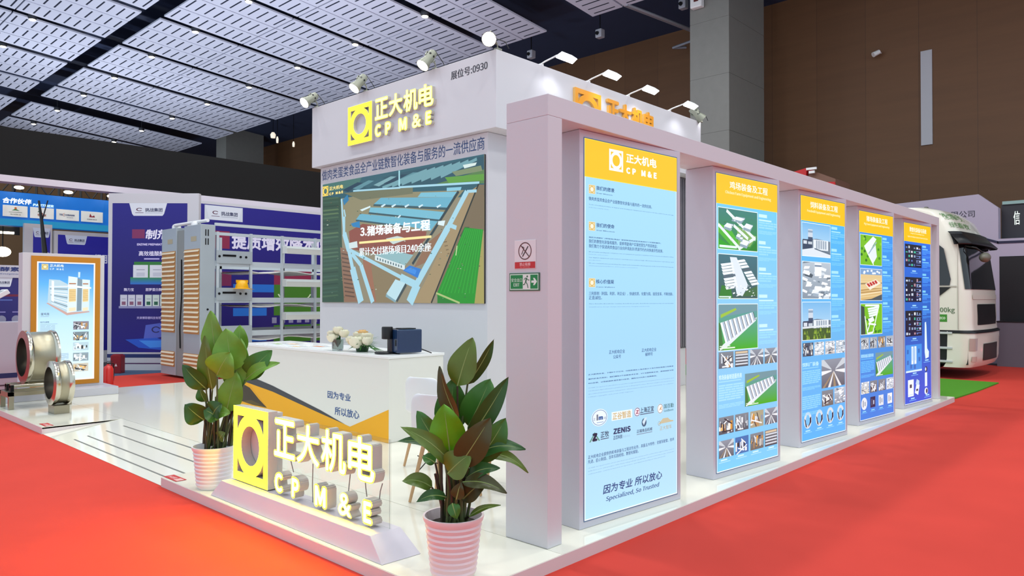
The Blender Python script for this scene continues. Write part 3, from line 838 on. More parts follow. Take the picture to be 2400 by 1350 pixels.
ROW = ((.03, .265), (.288, .51), (.54, .772), (.795, 1.022))
def small_row(po, y0, y1, fns):
    for (x0, x1), (fn, args, kw) in zip(ROW, fns): picture(po, fn, x0, y0, x1, y1, *args, frame=False, **kw)
def column_text(po, ys, seed, hi, lo):
    for n, y in enumerate(ys):
        a = Art(); a.z = .0006; r = random.Random(seed+n)
        a.rect(.70, y-.03, .70+r.uniform(.12, .17), y, hi); a.rect(.70, y-.062, .70+r.uniform(.2, .3), y-.048, hi)
        para(a, .70, y-.085, .32, 3, .015, lo, seed+n, 1.5); para(a, .70, y-.158, .32, 3, .006, lo, seed+n+40, 1.9)
        sub(a, 'small_print', po)
def block(po, x0, y0, x1, hi, lo, seed, title=None):
    a = Art(); a.z = .0006
    if title: a.text(title, x0, y0-.045, x0+.37, y0, hi, .015); a.rect(x0, y0-.065, x0+.36, y0-.055, lo)
    para(a, x0, y0-.1, x1-x0, 7, .014, lo, seed, 1.45); para(a, x0, y0-.26, x1-x0, 3, .006, lo, seed+5, 2.0)
    sub(a, 'small_print', po)

# second box: poultry farms
t = light_box(1, 'light box with green aerial farm photographs, second from the exit sign post')
po = film(t, '#78ccfb', '#74ccff', '#8fcbf3'); band(po); heading(po, '鸡场装备及工程', 'Chicken Farm Equipment and Engineering')
picture(po, pic_green, .03, 1.90, .672, 2.25, 3); picture(po, pic_sheds, .03, 1.475, .672, 1.852, 5); picture(po, pic_long, .03, 1.03, .672, 1.422, 7)
column_text(po, (2.245, 2.0, 1.757, 1.51, 1.24), 30, '#c9f1ff', '#9adcff')
small_row(po, .876, 1.016, [(pic_machine, (11,), dict(warm=True)), (pic_cages, (12,), {}), (pic_hall, (13,), dict(warm=False)), (pic_hall, (14,), {})])
block(po, .03, .822, .425, '#d8f6ff', '#a5e1ff', 61, '鸡场装备制造服务商')
picture(po, pic_long, .452, .515, 1.02, .806, 17, frame=False)
small_row(po, .315, .462, [(pic_machine, (21,), dict(warm=True)), (pic_machine, (22,), {}), (pic_machine, (23,), dict(warm=True, base='#a9a58b')), (pic_hall, (24,), dict(warm=False))])
small_row(po, .115, .262, [(pic_hall, (31,), {}), (pic_machine, (32,), dict(base='#3d74b4')), (pic_machine, (33,), dict(warm=True)), (pic_cages, (34,), {})])
a = Art(); a.z = .0006
for x in (.06, .33, .58, .86): a.rect(x, .09, x+.1, .102, '#d2f3ff'); a.rect(x-.03, .075, x+.15, .081, '#b4e6ff')
sub(a, 'caption', po)
# third box: feed mills
t = light_box(2, 'third light box with feed mill photographs and a row of ring dies')
po = film(t, '#4fb2f8', '#4db6fb', '#6bb8ef'); band(po); heading(po, '饲料装备及工程', 'Feedmill Equipment and Engineering')
picture(po, pic_plant, .028, 1.92, .672, 2.262, 41); picture(po, pic_works, .028, 1.475, .672, 1.857, 42); picture(po, pic_plant, .028, 1.045, .672, 1.436, 43, trees=True)
column_text(po, (2.262, 2.02, 1.778, 1.525, 1.294), 50, '#a9e6ff', '#78cbff')
small_row(po, .875, 1.015, [(pic_machine, (51,), dict(base='#46566a')), (pic_works, (52,), dict(base='#c7d2da')), (pic_works, (53,), dict(base='#cfc5bd')), (pic_works, (54,), dict(base='#c9d6e0'))])
block(po, .02, .811, .425, '#c4f0ff', '#8ad4ff', 71, '饲料厂装备')
picture(po, pic_hall, .452, .515, 1.02, .818, 57, frame=False)
block(po, .02, .55, .425, '#c4f0ff', '#8ad4ff', 75)
picture(po, pic_machine, .455, .32, .728, .488, 58, frame=False); picture(po, pic_works, .755, .32, 1.017, .494, 59, frame=False)
for k, x in enumerate((.135, .395, .652, .905)):
    a = Art(); a.z = .0006; pic_ring(a, x, .213, .083, .08, k); a.rect(x-.05, .098, x+.05, .11, '#b9ebff'); a.rect(x-.09, .083, x+.09, .089, '#93d8ff'); sub(a, 'ring_picture', po)
# fourth box: pig farms
t = light_box(3, 'fourth light box with pig farm plans and a red roofed aerial photograph')
po = film(t, '#2f7fe0', '#3a95f0', '#4a97e2'); band(po); heading(po, '猪场装备及工程', 'Pig Farm Equipment and Engineering')
def pic_red(a, w, seed):
    r = random.Random(seed)
    a.win(*w).rect(0, 0, 1, 1, '#d9b777', '#e9cf9a')
    a.rect(0, .82, 1, 1, '#7fa3cf')
    for _ in range(8): a.disc(r.random()*.9+.05, r.uniform(.86, .95), .05, '#eef5ff', 12, ry=.035)
    for k in range(9): a.line((0, .1+k*.07), (1, .2+k*.06+r.uniform(-.05, .05)), .02*a.sx, r.choice(['#f4e3bb', '#b58f54', '#e7d09a', '#8b7a56']))
    a.poly([(.0, 0), (1, 0), (1, .2), (.5, .05)], '#4b5860'); a.poly([(.2, .52), (.7, .68), (.95, .56), (.42, .33)], '#f1ead6')
    for k in range(4): a.poly([(.26+k*.12, .52+k*.035), (.34+k*.12, .55+k*.035), (.46+k*.11, .46+k*.035), (.38+k*.11, .42+k*.035)], '#c0312c')
def pic_plan(a, w, seed):
    r = random.Random(seed)
    a.win(*w).rect(0, 0, 1, 1, '#79c11f')
    for _ in range(22): a.disc(r.random()*.9+.05, r.random()*.9+.05, .05, r.choice(['#3f8f1d', '#93d62e', '#2e6f1d']), 9)
    if seed % 2:
        a.poly([(.16, .62), (.58, .98), (.74, .9), (.36, .38)], '#eef6ff'); a.poly([(.36, .36), (.7, .7), (.76, .3), (.58, .06)], '#e6f0fa'); a.line((.36, .37), (.74, .8), .02, '#9db3c4')
        a.line((.2, .6), (.36, .34), .03*a.sx, '#f5fbff'); a.line((.36, .34), (.6, .02), .03*a.sx, '#f5fbff')
    else:
        a.poly([(.0, .0), (.2, 0), (.16, .9), (0, .95)], '#3c4c44')
        for p, q in (((.2, .95), (.85, .95)), ((.85, .95), (.55, .05)), ((.55, .05), (.3, .02)), ((.3, .02), (.18, .6)), ((.3, .1), (.45, .45)), ((.35, .35), (.7, .3))): a.line(p, q, .035*a.sx, '#f2faff')
        for k in range(4): a.poly([(.3+k*.02, .86-k*.08), (.8-k*.02, .93-k*.08), (.82-k*.02, .86-k*.08), (.33+k*.02, .8-k*.08)], '#eff7ff')
        a.poly([(.32, .5), (.56, .58), (.62, .44), (.4, .36)], '#eff7ff')
picture(po, pic_plan, .03, 1.89, .67, 2.255, 81); picture(po, pic_red, .03, 1.455, .67, 1.84, 82); picture(po, pic_plan, .03, 1.04, .67, 1.41, 84)
column_text(po, (2.252, 2.025, 1.825, 1.626, 1.43, 1.235), 90, '#8fdcff', '#58b0fb')
small_row(po, .86, 1.0, [(pic_machine, (91,), dict(base='#b3bcc4')), (pic_machine, (92,), dict(base='#a6b0ba')), (pic_machine, (93,), dict(warm=True, base='#8d857c')), (pic_machine, (94,), dict(base='#aab4be'))])
block(po, .03, .8, .42, '#b5ecff', '#63bcff', 95, '猪场装备及服务商')
picture(po, pic_long, .46, .505, 1.01, .80, 96, frame=False)
small_row(po, .318, .462, [(pic_works, (97,), dict(base='#dcd9c6')), (pic_machine, (98,), {}), (pic_machine, (99,), {}), (pic_works, (100,), dict(base='#d3d8dd'))])
for k, (x, c) in enumerate(((.117, '#e5ecf2'), (.372, '#1b2c52'), (.625, '#dfe7ee'), (.905, '#eef2f5'))):
    a = Art(); a.z = .0006
    a.disc(x, .2, .085, c, 18, ry=.075) if k in (0,) else a.rect(x-.075, .135, x+.075, .265, c)
    a.rect(x-.04, .16, x-.02, .24, '#5a6f86'); a.rect(x+.01, .17, x+.04, .22, '#8ba0b4' if k != 1 else '#c9d8ee'); a.rect(x-.05, .098, x+.05, .11, '#8fdcff'); a.rect(x-.08, .083, x+.08, .089, '#63bcff'); sub(a, 'device_picture', po)
# fifth box: digital products
t = light_box(4, 'deep blue light box with dark software screenshots beside the post before the truck')
po = film(t, '#1f56d8', '#2b6fe6', '#2f63c0'); band(po); heading(po, '数智化装备与系统', 'Digital and Intelligent Equipment Products and Systems', 'Digital Intelligence')
picture(po, pic_screen, .036, 1.92, .665, 2.245, 111, frame=False); picture(po, pic_screen, .036, 1.43, .665, 1.78, 112, frame=False); picture(po, pic_screen, .036, .945, .66, 1.307, 113, frame=False)
column_text(po, (2.25, 2.06, 1.84, 1.596, 1.372), 120, '#7fd0ff', '#4a96f2')
a = Art(); a.z = .0006; a.rect(.044, .45, .65, .826, '#3d92e8')
for x in (.25, .36): a.rect(x, .55, x+.08, .8, '#e6f3ff'); a.rect(x+.02, .6, x+.04, .78, '#8ec3ee')
for x, y in ((.08, .7), (.08, .55), (.5, .7), (.52, .58), (.2, .49), (.34, .48)): a.rect(x, y, x+.07, y+.06, '#2a6cc0')
a.rect(.044, .44, .65, .465, '#d6efff'); sub(a, 'picture', po)
a = Art(); a.z = .0006
a.poly([(.78, 1.13), (.83, 1.14), (.87, .75), (.94, .7), (.93, .62), (.8, .6), (.77, .7)], '#e2f4ff'); a.line((.84, 1.1), (.87, .7), .01, '#9cc4e4'); sub(a, 'device_picture', po)
a = Art(); a.z = .0006; a.rect(.116, .1, .33, .335, '#ecf6ff'); a.rect(.18, .22, .26, .27, '#3b4656'); a.rect(.13, .12, .31, .13, '#c4d9ea'); sub(a, 'device_picture', po)
a = Art(); a.z = .0006; a.poly([(.37, .14), (.5, .1), (.56, .24), (.44, .27)], '#e6f2fc'); a.poly([(.4, .26), (.54, .24), (.55, .3), (.45, .33)], '#bcd8ee'); a.rect(.42, .16, .5, .19, '#33445c'); sub(a, 'device_picture', po)
a = Art(); a.z = .0006; a.rect(.77, .2, .86, .4, '#e8f4ff'); a.disc(.82, .45, .05, '#23364f', 16, ry=.04); a.disc(.8, .45, .025, '#e8f4ff', 14); a.disc(.82, .13, .07, '#e8f4ff', 18, ry=.05); a.disc(.84, .13, .035, '#22324a', 14); sub(a, 'device_picture', po)
a = Art(); a.z = .0006
for x, y in ((.3, 1.86), (.3, 1.37), (.3, .9), (.3, .41), (.22, .06), (.8, .06), (.78, .57)): a.rect(x, y, x+.14, y+.018, '#a5dcff'); a.rect(x-.06, y-.022, x+.2, y-.014, '#79bfff')
sub(a, 'caption', po)
# ------------------------------------------------------------------ tower with screen
HX, HY0, HY1, HZ0, HZ1 = 6.5, 6.355, 10.575, 3.735, 4.715
HXE = 11.66
tw = thing('display_tower', 'big white exhibition tower with an overhanging fascia and blue slogan lettering', 'tower', (6.6, 6.6, ZD))
TT = L(tw)
m = MB(); m.box(6.6, 11.55, 6.6, 10.47, ZD, 3.732, 0, TT); m.build('wall', WHITE, tw, bevel=.004)
MB().box(HX, HXE, HY0, HY1, HZ0, HZ1, 0, TT).build('fascia', WHITE, tw, bevel=.005)
NAVY = mat('navy_vinyl', '#2f4b7d', 0.5)
INKV = mat('dark_vinyl', '#33333f', 0.5)
a = Art(); a.text('做肉类蛋类食品全产业链数智化装备与服务的一流供应商', 0, 0, 3.77, .175, '#24467f', .004, res=4)
a.build('slogan_lettering', PRINT, Vector((6.6, 10.428, 3.512)) + TT.to_translation(), -Y, Z, tw, lift=.002)
a = Art(); a.text('展位号:0930', 0, 0, .687, .112, '#34343f', .008, res=4)
a.build('number_lettering', PRINT, Vector((6.5, 7.192, 4.492)) + TT.to_translation(), -Y, Z, tw, lift=.002)
m = MB()
m.box(11.33, 11.545, 6.585, 6.6, .74, 3.86-.13, 0, TT)
m.build('door_panel', mat('door_grey', '#5e5d66', .4, .3), tw)
m = MB()
for k in range(3): m.box(11.36+k*.07, 11.375+k*.07, 6.575, 6.584, .76, 3.70, 0, TT)
m.build('door_rib', mat('rib_grey', '#a5a3ab', .4, .5), tw)

# LED screen on the front wall
def outq(a, pts, col): a.poly(pts, col)
sc = thing('led_screen', 'large wall screen showing an aerial farm picture with a white caption', 'screen', (6.6, 10.37, 1.535))
SW, SH = 3.735, 1.912
MB().box(-.022, 0, -SW, 0, 0, SH).build('cabinet', BLACK, sc)
a = Art(); a.STEP = .00003; r = random.Random(4)
a.rect(0, 0, SW, SH, '#8d8670')
_A, _B, _C, _D = (50, 1256), (1218, 1252), (1212, 180), (48, 412)
def S(x, y):                                    # the drawing was measured along the screen's slanting edges
    lo = _A[1]+(_B[1]-_A[1])*(x-49)/1167; hi = _D[1]+(_C[1]-_D[1])*(x-49)/1165
    return (min(SW, max(0, QX(x)*SW)), min(SH, max(0, (lo-y)/(lo-hi)*SH)))
def QX(x):
    # equal heights shrink from 1072 to 844 across the screen, which fixes the perspective along it
    t = (x-49)/1166.0
    h0, h1 = 844.0, 1072.0
    return t*h1/(h0+(h1-h0)*t)
def sp(pts, col): a.poly([S(*p) for p in pts], col)
def sl(p, q, w, col): a.line(S(*p), S(*q), w/1166*SW, col)
sp([(48, 412), (1212, 180), (1214, 480), (48, 560)], '#2c5a68')
sp([(48, 412), (330, 356), (300, 430), (48, 470)], '#44706a'); sp([(220, 455), (560, 330), (1212, 195), (1212, 300), (800, 420), (250, 480)], '#28505f')
for k in range(10): sp([(190+k*75, 450-k*13), (300+k*80, 392-k*15), (340+k*80, 396-k*16), (230+k*75, 462-k*14)], ['#1d3b50', '#5a8b97', '#2f5c6b', '#7aa5ad'][k % 4])
for k in range(7): sl((480+k*70, 430-k*14), (800+k*60, 300-k*14), 13, '#6f9ea8')
sp([(800, 420), (1212, 290), (1212, 390), (900, 400)], '#557c46'); sp([(930, 350), (1212, 322), (1212, 368), (960, 392)], '#5c9a35'); sp([(980, 310), (1190, 262), (1200, 300), (1010, 340)], '#7b8a66')
sp([(1060, 260), (1160, 240), (1150, 262), (1070, 285)], '#d5e6e2')
sp([(48, 500), (178, 500), (206, 1254), (50, 1256)], '#33503f')
for k in range(26):
    y = 510+k*28; sp([(52, y), (160, y-12), (168, y-2), (54, y+12)], r.choice(['#2a4436', '#45634a', '#3a5a4a', '#587350', '#4b6a52']))
sp([(185, 510), (420, 470), (1070, 440), (830, 720), (250, 760), (200, 760)], '#8d8768')
sp([(200, 470), (500, 440), (700, 420), (700, 470), (330, 520)], '#6f7258')
sp([(178, 860), (245, 880), (310, 1250), (208, 1253)], '#8a6a55')
for k in range(11): sl((185+k*3, 905+k*30), (235+k*5, 915+k*30), 7, '#5f4a3c')
sp([(240, 745), (340, 690), (800, 740), (790, 800), (700, 905), (430, 905), (250, 870)], '#8b4d40')
sp([(340, 930), (600, 1075), (500, 1252), (430, 1252), (350, 1040)], '#9a6b53'); sp([(400, 980), (640, 1080), (560, 1252), (440, 1252)], '#87785a')
sp([(780, 1120), (960, 740), (1080, 470), (1180, 400), (1010, 800), (840, 1253), (700, 1253)], '#a08c68'); sp([(800, 830), (930, 720), (800, 960), (710, 1000)], '#8d6a50')
for k in range(14): sl((900+k*10, 760+k*28), (935+k*6, 755+k*28), 5, '#7b6a4c')
sp([(870, 1180), (1175, 400), (1214, 400), (1214, 730), (1080, 710), (880, 1180)], '#77684f'); sp([(1040, 770), (1075, 705), (1110, 705), (1060, 790)], '#3e4a34')
sp([(876, 1185), (1075, 708), (1208, 722), (1150, 1253), (890, 1253)], '#1b8f20'); sp([(1208, 722), (1216, 1252), (1146, 1253)], '#a39a58')
for k in range(10): sl((900+k*26, 1180), (1080+k*13, 720), 4, '#2aa62b')
sl((1020, 840), (1012, 910), 6, '#b9d79a'); sl((870, 1180), (1040, 1250), 8, '#a9bd78'); sp([(880, 1200), (1030, 1253), (880, 1253)], '#1e7a24')
sl((836, 1252), (1180, 380), 8, '#272c26')
for p, q, w in (((186, 512), (205, 770), 13), ((205, 640), (205, 780), 20), ((207, 760), (240, 880), 34), ((240, 880), (268, 1010), 26), ((268, 1010), (330, 1252), 46), ((262, 905), (330, 990), 22), ((330, 990), (415, 1252), 28), ((250, 880), (620, 1072), 17), ((615, 1070), (740, 1130), 34), ((735, 1120), (680, 1252), 48), ((730, 1120), (955, 710), 34), ((955, 710), (1090, 450), 26), ((960, 690), (1015, 712), 18), ((1090, 450), (1160, 445), 12), ((600, 425), (1180, 385), 9), ((270, 455), (610, 428), 8), ((205, 590), (215, 640), 10)):
    sl(p, q, w, '#a4d3e4')
sp([(945, 425), (1052, 418), (1045, 442), (945, 450)], '#86c5da'); sp([(760, 462), (1020, 452), (990, 492), (735, 494)], '#79bcd2')
sp([(470, 502), (1002, 492), (955, 568), (420, 548)], '#68adc6'); sp([(395, 572), (640, 575), (935, 600), (905, 655), (385, 606)], '#74b8ce'); sp([(322, 618), (600, 640), (885, 662), (830, 735), (640, 700), (292, 660)], '#6bb0c8')
sp([(420, 548), (955, 568), (945, 585), (415, 562)], '#37555f'); sp([(385, 606), (905, 655), (898, 668), (380, 618)], '#37555f'); sp([(292, 660), (640, 700), (640, 712), (290, 672)], '#37555f')
for x in (470, 545, 640, 740, 870): sp([(x, 560), (x+30, 545), (x+36, 552), (x+8, 572)], '#cfe9f2')
sp([(590, 640), (610, 622), (616, 630), (598, 648)], '#cfe9f2')
sl((1030, 450), (700, 975), 13, '#2c3d44')
sp([(255, 690), (318, 670), (322, 720), (270, 712)], '#2b7fb8'); sp([(195, 520), (230, 480), (240, 520), (205, 560)], '#2f7aa8'); sp([(320, 590), (395, 560), (395, 572), (335, 600)], '#d8eef2')
sp([(240, 830), (300, 815), (305, 860), (245, 870)], '#d0e0e4'); sp([(885, 665), (935, 660), (925, 700), (880, 690)], '#d8ecf0')
sp([(508, 795), (590, 775), (672, 795), (560, 835)], '#c4d8d4'); sp([(430, 912), (560, 880), (706, 910), (645, 990), (520, 960)], '#8fb7bd'); sp([(430, 915), (645, 985), (645, 1020), (430, 950)], '#d5e4e6')
for k in range(10): sp([(445+k*19, 930+k*6), (453+k*19, 933+k*6), (453+k*19, 950+k*6), (445+k*19, 947+k*6)], '#4b656e')
sp([(632, 1022), (680, 985), (762, 1010), (738, 1075)], '#2a78cf'); sp([(640, 1020), (690, 1000), (730, 1020), (720, 1050)], '#3d8be0')
sp([(512, 1192), (578, 1085), (650, 1112), (582, 1238)], '#b9dce6'); sp([(512, 1192), (582, 1238), (578, 1253), (508, 1210)], '#7fa5b2'); sp([(582, 1238), (650, 1112), (660, 1130), (592, 1250)], '#3d4c50')
sp([(598, 306), (607, 304), (608, 415), (598, 417)], '#a9dfea')
for _ in range(110):
    x, y = r.uniform(60, 1190), r.uniform(480, 1240); q = r.uniform(3, 10)
    sp([(x, y), (x+q, y-q*.3), (x+q*1.4, y+q*.3), (x+q*.3, y+q*.6)], r.choice(['#5d5a45', '#7d7a5c', '#3c5b45', '#b8c3b5', '#6b8072']))
a.build('picture', SCREEN, (-.0225, 0, 0), -Y, Z, sc)
a = Art(); a.z = .0105
def T2(body, p, q, col, **k): a.text(body, S(*p)[0], S(*p)[1], S(*q)[0], S(*q)[1], col, **k)
a.emblem(*S(52, 498), *S(93, 420), '#ffd95c'); T2('正大机电', (100, 455), (200, 408), '#ffe48a', bold=.03); T2('CP M&E', (100, 490), (200, 452), '#ffe48a', bold=.03, space=1.2)
a.build('logo', SCREEN, (-.0225, 0, 0), -Y, Z, sc)
a = Art(); a.z = .0105
T2('3.猪场装备与工程', (325, 785), (830, 650), '#f4fbff', bold=.014, res=3)
a.rect(*S(318, 835), *S(838, 768), '#ffe9a0'); T2('累计交付猪场项目240余座', (318, 922), (838, 818), '#f0faff', bold=.012, res=3)
a.build('caption', SCREEN, (-.0225, 0, 0), -Y, Z, sc)

# ------------------------------------------------------------------ raised letter signs
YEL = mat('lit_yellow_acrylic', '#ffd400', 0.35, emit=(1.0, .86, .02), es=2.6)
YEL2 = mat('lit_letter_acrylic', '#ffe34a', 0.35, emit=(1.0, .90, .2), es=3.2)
YSIDE = mat('letter_return', '#cfc9bd', 0.45)
ORG = mat('unlit_orange_acrylic', '#f0a020', 0.4)
EL3 = outline(emblem_loops(), 0.1)
def sign(t, u, org, e0, ew, ez0, ez1, c0, cw, cz0, cz1, l0, lw, lz0, lz1, dep, fm, fm2, sidem, gap=None):
    """emblem, four characters and the five Latin signs, each raised"""
    vs, fs = EL3
    u = Vector(u)
    solid('emblem', vs, fs, (-.5, .5, -.5, .5), Vector(org)+u*e0+Z*ez0, u, Z, ew, ez1-ez0, dep, [fm, sidem], t)
    for k, ch in enumerate('正大机电'):
        cell = cw/4
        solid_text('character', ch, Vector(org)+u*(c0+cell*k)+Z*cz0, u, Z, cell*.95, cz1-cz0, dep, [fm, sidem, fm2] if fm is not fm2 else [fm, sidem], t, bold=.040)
    wid = {'C': .80, 'P': .72, 'M': 1.02, '&': 1.0, 'E': .68}
    xs = {'C': 0.0, 'P': .19, 'M': .43, '&': .665, 'E': .885}
    for ch in 'CPM&E':
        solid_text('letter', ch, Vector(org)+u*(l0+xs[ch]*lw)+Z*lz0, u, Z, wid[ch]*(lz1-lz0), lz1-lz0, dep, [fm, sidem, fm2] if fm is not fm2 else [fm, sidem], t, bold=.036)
ls = thing('logo_sign', 'glowing yellow logo sign with raised letters on the tower fascia above the screen', 'sign', (6.5, 9.475, 3.93))
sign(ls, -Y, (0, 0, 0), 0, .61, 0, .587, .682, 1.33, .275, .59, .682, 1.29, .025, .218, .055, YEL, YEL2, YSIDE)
rs = thing('logo_sign', 'unlit orange logo sign on the aisle side of the tower fascia behind the portal header', 'sign', (8.04, 6.355, 3.98))
sign(rs, X, (0, 0, 0), 0, .61, 0, .58, .76, 1.31, .265, .575, .76, 1.27, .015, .2, .04, ORG, ORG, mat('orange_return', '#e9b765', .45))

# ------------------------------------------------------------------ lamps on the tower
LENS = mat('spot_lens', '#ffffff', 0.3, emit='#fbfaff', es=14.0)
CREAM = mat('cream_metal', '#8d9082', 0.45, 0.2)
def spotlight(loc, aim, label, power=60, lens=LENS):
    t = thing('spotlight', label, 'spotlight', loc, 0, 'barrel spotlights clamped on the tower')
    d = (Vector(aim)-Vector(loc)).normalized()
    q = d.to_track_quat('-Z', 'Y').to_matrix().to_4x4()
    q = Matrix.Translation((-.09, 0, .10)) @ q
    m = MB().lathe([(.001, .13), (.055, .13), (.062, .10), (.062, -.04), (.085, -.11), (.092, -.15), (.085, -.15), (.06, -.05)], 20, 0, q); m.build('barrel', CREAM, t)
    m = MB()
    for k, (ang, z_, w_) in enumerate(((20, .05, .016), (45, -.02, .010), (20, -.03, .010), (-5, -.02, .010), (140, .05, .016), (200, .05, .016), (260, .05, .016))):
        a_ = math.radians(ang)
        m.lathe([(.001, .003), (w_, .003), (w_, 0)], 10, 0, q @ Matrix.Rotation(a_, 4, 'Z') @ Matrix.Translation((.061, 0, z_)) @ Matrix.Rotation(math.pi/2, 4, 'Y'))
    m.build('vent_hole', BLACK, t)
    MB().lathe([(.084, -.148), (.05, -.152), (.001, -.153)], 20, 0, q).build('lens', lens, t)
    m = MB().tube([q @ Vector((0, .066, .0)), q @ Vector((0, .08, .06)), Vector((.03, .0, .06)), Vector((.05, 0, -.02))], .009, 6).tube([q @ Vector((0, -.066, .0)), q @ Vector((0, -.08, .06)), Vector((.03, .0, .06))], .009, 6)
    m.box(.0, .09, -.03, .03, -.022, .0)
    m.build('bracket', CREAM, t)
    MB().tube([q @ Vector((0, 0, .13)), q @ Vector((0.02, 0, .19)) , Vector((.10, -.08, .08)), Vector((.14, -.1, 0.0))], .006, 6).build('cable', BLACK, t)
    if power:
        p = Vector(loc) + q @ Vector((0, 0, -.17))
        lamp('spot_beam', 'SPOT', p, power, (1, .98, .96), .03, aim=p+d, spot=75, blend=.8)
spotlight((6.51, 10.50, 4.741), (5.6, 10.45, 4.05), 'barrel spotlight on the tower end away from the aisle, lens tilted down', 6)
spotlight((6.51, 9.14, 4.741), (5.9, 9.2, 4.0), 'barrel spotlight above the yellow emblem of the tower sign', 6)
spotlight((6.51, 7.56, 4.741), (5.9, 7.62, 4.0), 'barrel spotlight over the last lit character of the tower sign', 7)
spotlight((6.52, 6.39, 4.741), (4.6, 4.9, 3.6), 'dazzling white spotlight on the near top corner of the tower facing outwards', 15, mat('glare_lens', '#ffffff', .3, emit='#ffffff', es=40))
spotlight((11.62, 6.37, 4.741), (12.1, 5.9, 4.1), 'barrel spotlight on the far aisle corner of the tower against the grey column', 3)
FLOOD = mat('flood_lens', '#ffffff', 0.3, emit='#f7f9ff', es=16.0)
for i, x in enumerate((7.39, 8.425, 9.435, 10.65)):
    t = thing('arm_lamp', ['white flood lamp on an arm nearest the bright corner spotlight', 'white flood lamp on an arm above the orange emblem', 'white flood lamp on an arm above the last orange characters', 'white flood lamp on an arm nearest the grey column'][i], 'lamp', (x, 6.365, 4.719), 0, 'arm lamps along the aisle edge of the tower')
    MB().box(-.03, .03, 0, .09, 0, .02).tube([(0, .04, .015), (0, -.05, .04), (0, -.26, .075)], .011, 8).build('arm', WHITEPL, t)
    M_ = Matrix.Translation((.15, -.30, .075)) @ Matrix.Rotation(math.radians(-28), 4, 'X')
    MB().prism([(-.17, -.05), (.17, -.05), (.19, .06), (-.19, .06)], -.01, .05, 0, M_, top=[(-.1, -.03), (.1, -.03), (.12, .05), (-.12, .05)]).build('head', WHITEPL, t, bevel=.008)
    MB().box(-.165, .165, -.043, .052, -.016, -.0105, 0, M_).build('lens', FLOOD, t)
    p = Vector((x, 6.365, 4.719)) + M_ @ Vector((0, 0, -.05))
    lamp('flood_beam', 'SPOT', p, 7, (.95, .97, 1), .05, aim=(x+.15, 6.36, 4.1), spot=95, blend=.9)

# ------------------------------------------------------------------ reception counter
CW = mat('counter_white', '#e4e5df', 0.4)
ct = thing('reception_counter', 'white reception counter with yellow and charcoal wedge graphics', 'counter', (4.74, 6.2, ZD))
TC_ = L(ct)
MB().box(4.74, 5.50, 6.2, 9.5, ZD, .96, 0, TC_).build('body', CW, ct, bevel=.004)
MB().box(4.73, 5.51, 6.19, 9.51, .961, .99, 0, TC_).build('worktop', mat('worktop_white', '#eef0f0', .25), ct, bevel=.004)
def fy(y): return 9.5-y                                # along the front, reader's left is y = 9.5
a = Art()
a.poly([(fy(9.5), .0), (fy(6.2), .0), (fy(6.2), .352), (fy(6.9), .09), (fy(9.3), .43), (fy(9.5), .40)], '#f2ae00')
a.poly([(fy(9.36), .35), (fy(9.3), .43), (fy(8.74), .12), (fy(8.95), .16)], '#e6a300')
a.poly([(fy(9.42), .13), (fy(9.42), .37), (fy(9.2), .33), (fy(8.95), .2), (fy(8.74), .11)], '#3a2f22')
a.poly([(fy(9.42), .13), (fy(9.15), .17), (fy(8.74), .11), (fy(9.1), .11)], '#5a4a1c')
a.poly([(fy(9.35), .40), (fy(9.12), .475), (fy(8.6), .405), (fy(7.5), .212), (fy(7.0), .105), (fy(7.55), .18), (fy(8.6), .33)], '#3c4048')
a.build('wedge_graphic', PRINT, Vector((4.74, 9.5, ZD))+TC_.to_translation(), -Y, Z, ct, lift=.0015)
a = Art(); a.text('因为专业', fy(7.349), .368, fy(6.888), .452, '#2a5596', .013, res=3); a.text('所以放心', fy(7.20), .19, fy(6.725), .285, '#2a5596', .013, res=3)
a.build('motto_lettering', PRINT, Vector((4.74, 9.5, ZD))+TC_.to_translation(), -Y, Z, ct, lift=.002)
ZT = .9905
# coffee machine
cm = thing('coffee_machine', 'black and dark blue capsule coffee machine on the reception counter', 'coffee machine', (5.09, 6.43, ZT), math.radians(-12)); cm.scale = (1.1, 1.1, 1.1)
MB().box(-.10, .17, -.115, .115, .012, .245).build('body', mat('coffee_blue', '#173459', .25, coat=.5), cm, bevel=.012)
MB().box(-.105, .0, .03, .115, .0, .25).build('side_panel', BLACK, cm, bevel=.006)
MB().lathe([(.001, .27), (.052, .27), (.056, .26), (.056, .15), (.04, .145), (.001, .145)], 20, 0, Matrix.Translation((-.14, .04, 0))).build('brew_head', BLACK, cm)
MB().lathe([(.001, .145), (.036, .145), (.036, .02), (.001, .02)], 18, 0, Matrix.Translation((-.10, .04, 0))).build('water_tank', mat('smoked', '#22242a', .15, coat=.6), cm)
MB().lathe([(.001, .022), (.09, .022), (.095, .012), (.09, 0), (.001, 0)], 24, 0, Matrix.Translation((-.17, .05, 0))).build('drip_tray', BLACK, cm)
MB().box(-.04, .12, -.08, .06, .246, .256).build('lid', BLACK, cm, bevel=.004)
MB().box(-.104, -.1005, -.08, -.065, .08, .14).build('handle_slot', BLACK, cm)
MB().tube([(.17, -.05, .05), (.24, -.08, .02), (.25, -.16, .006)], .006, 6).build('power_cord', BLACK, cm)
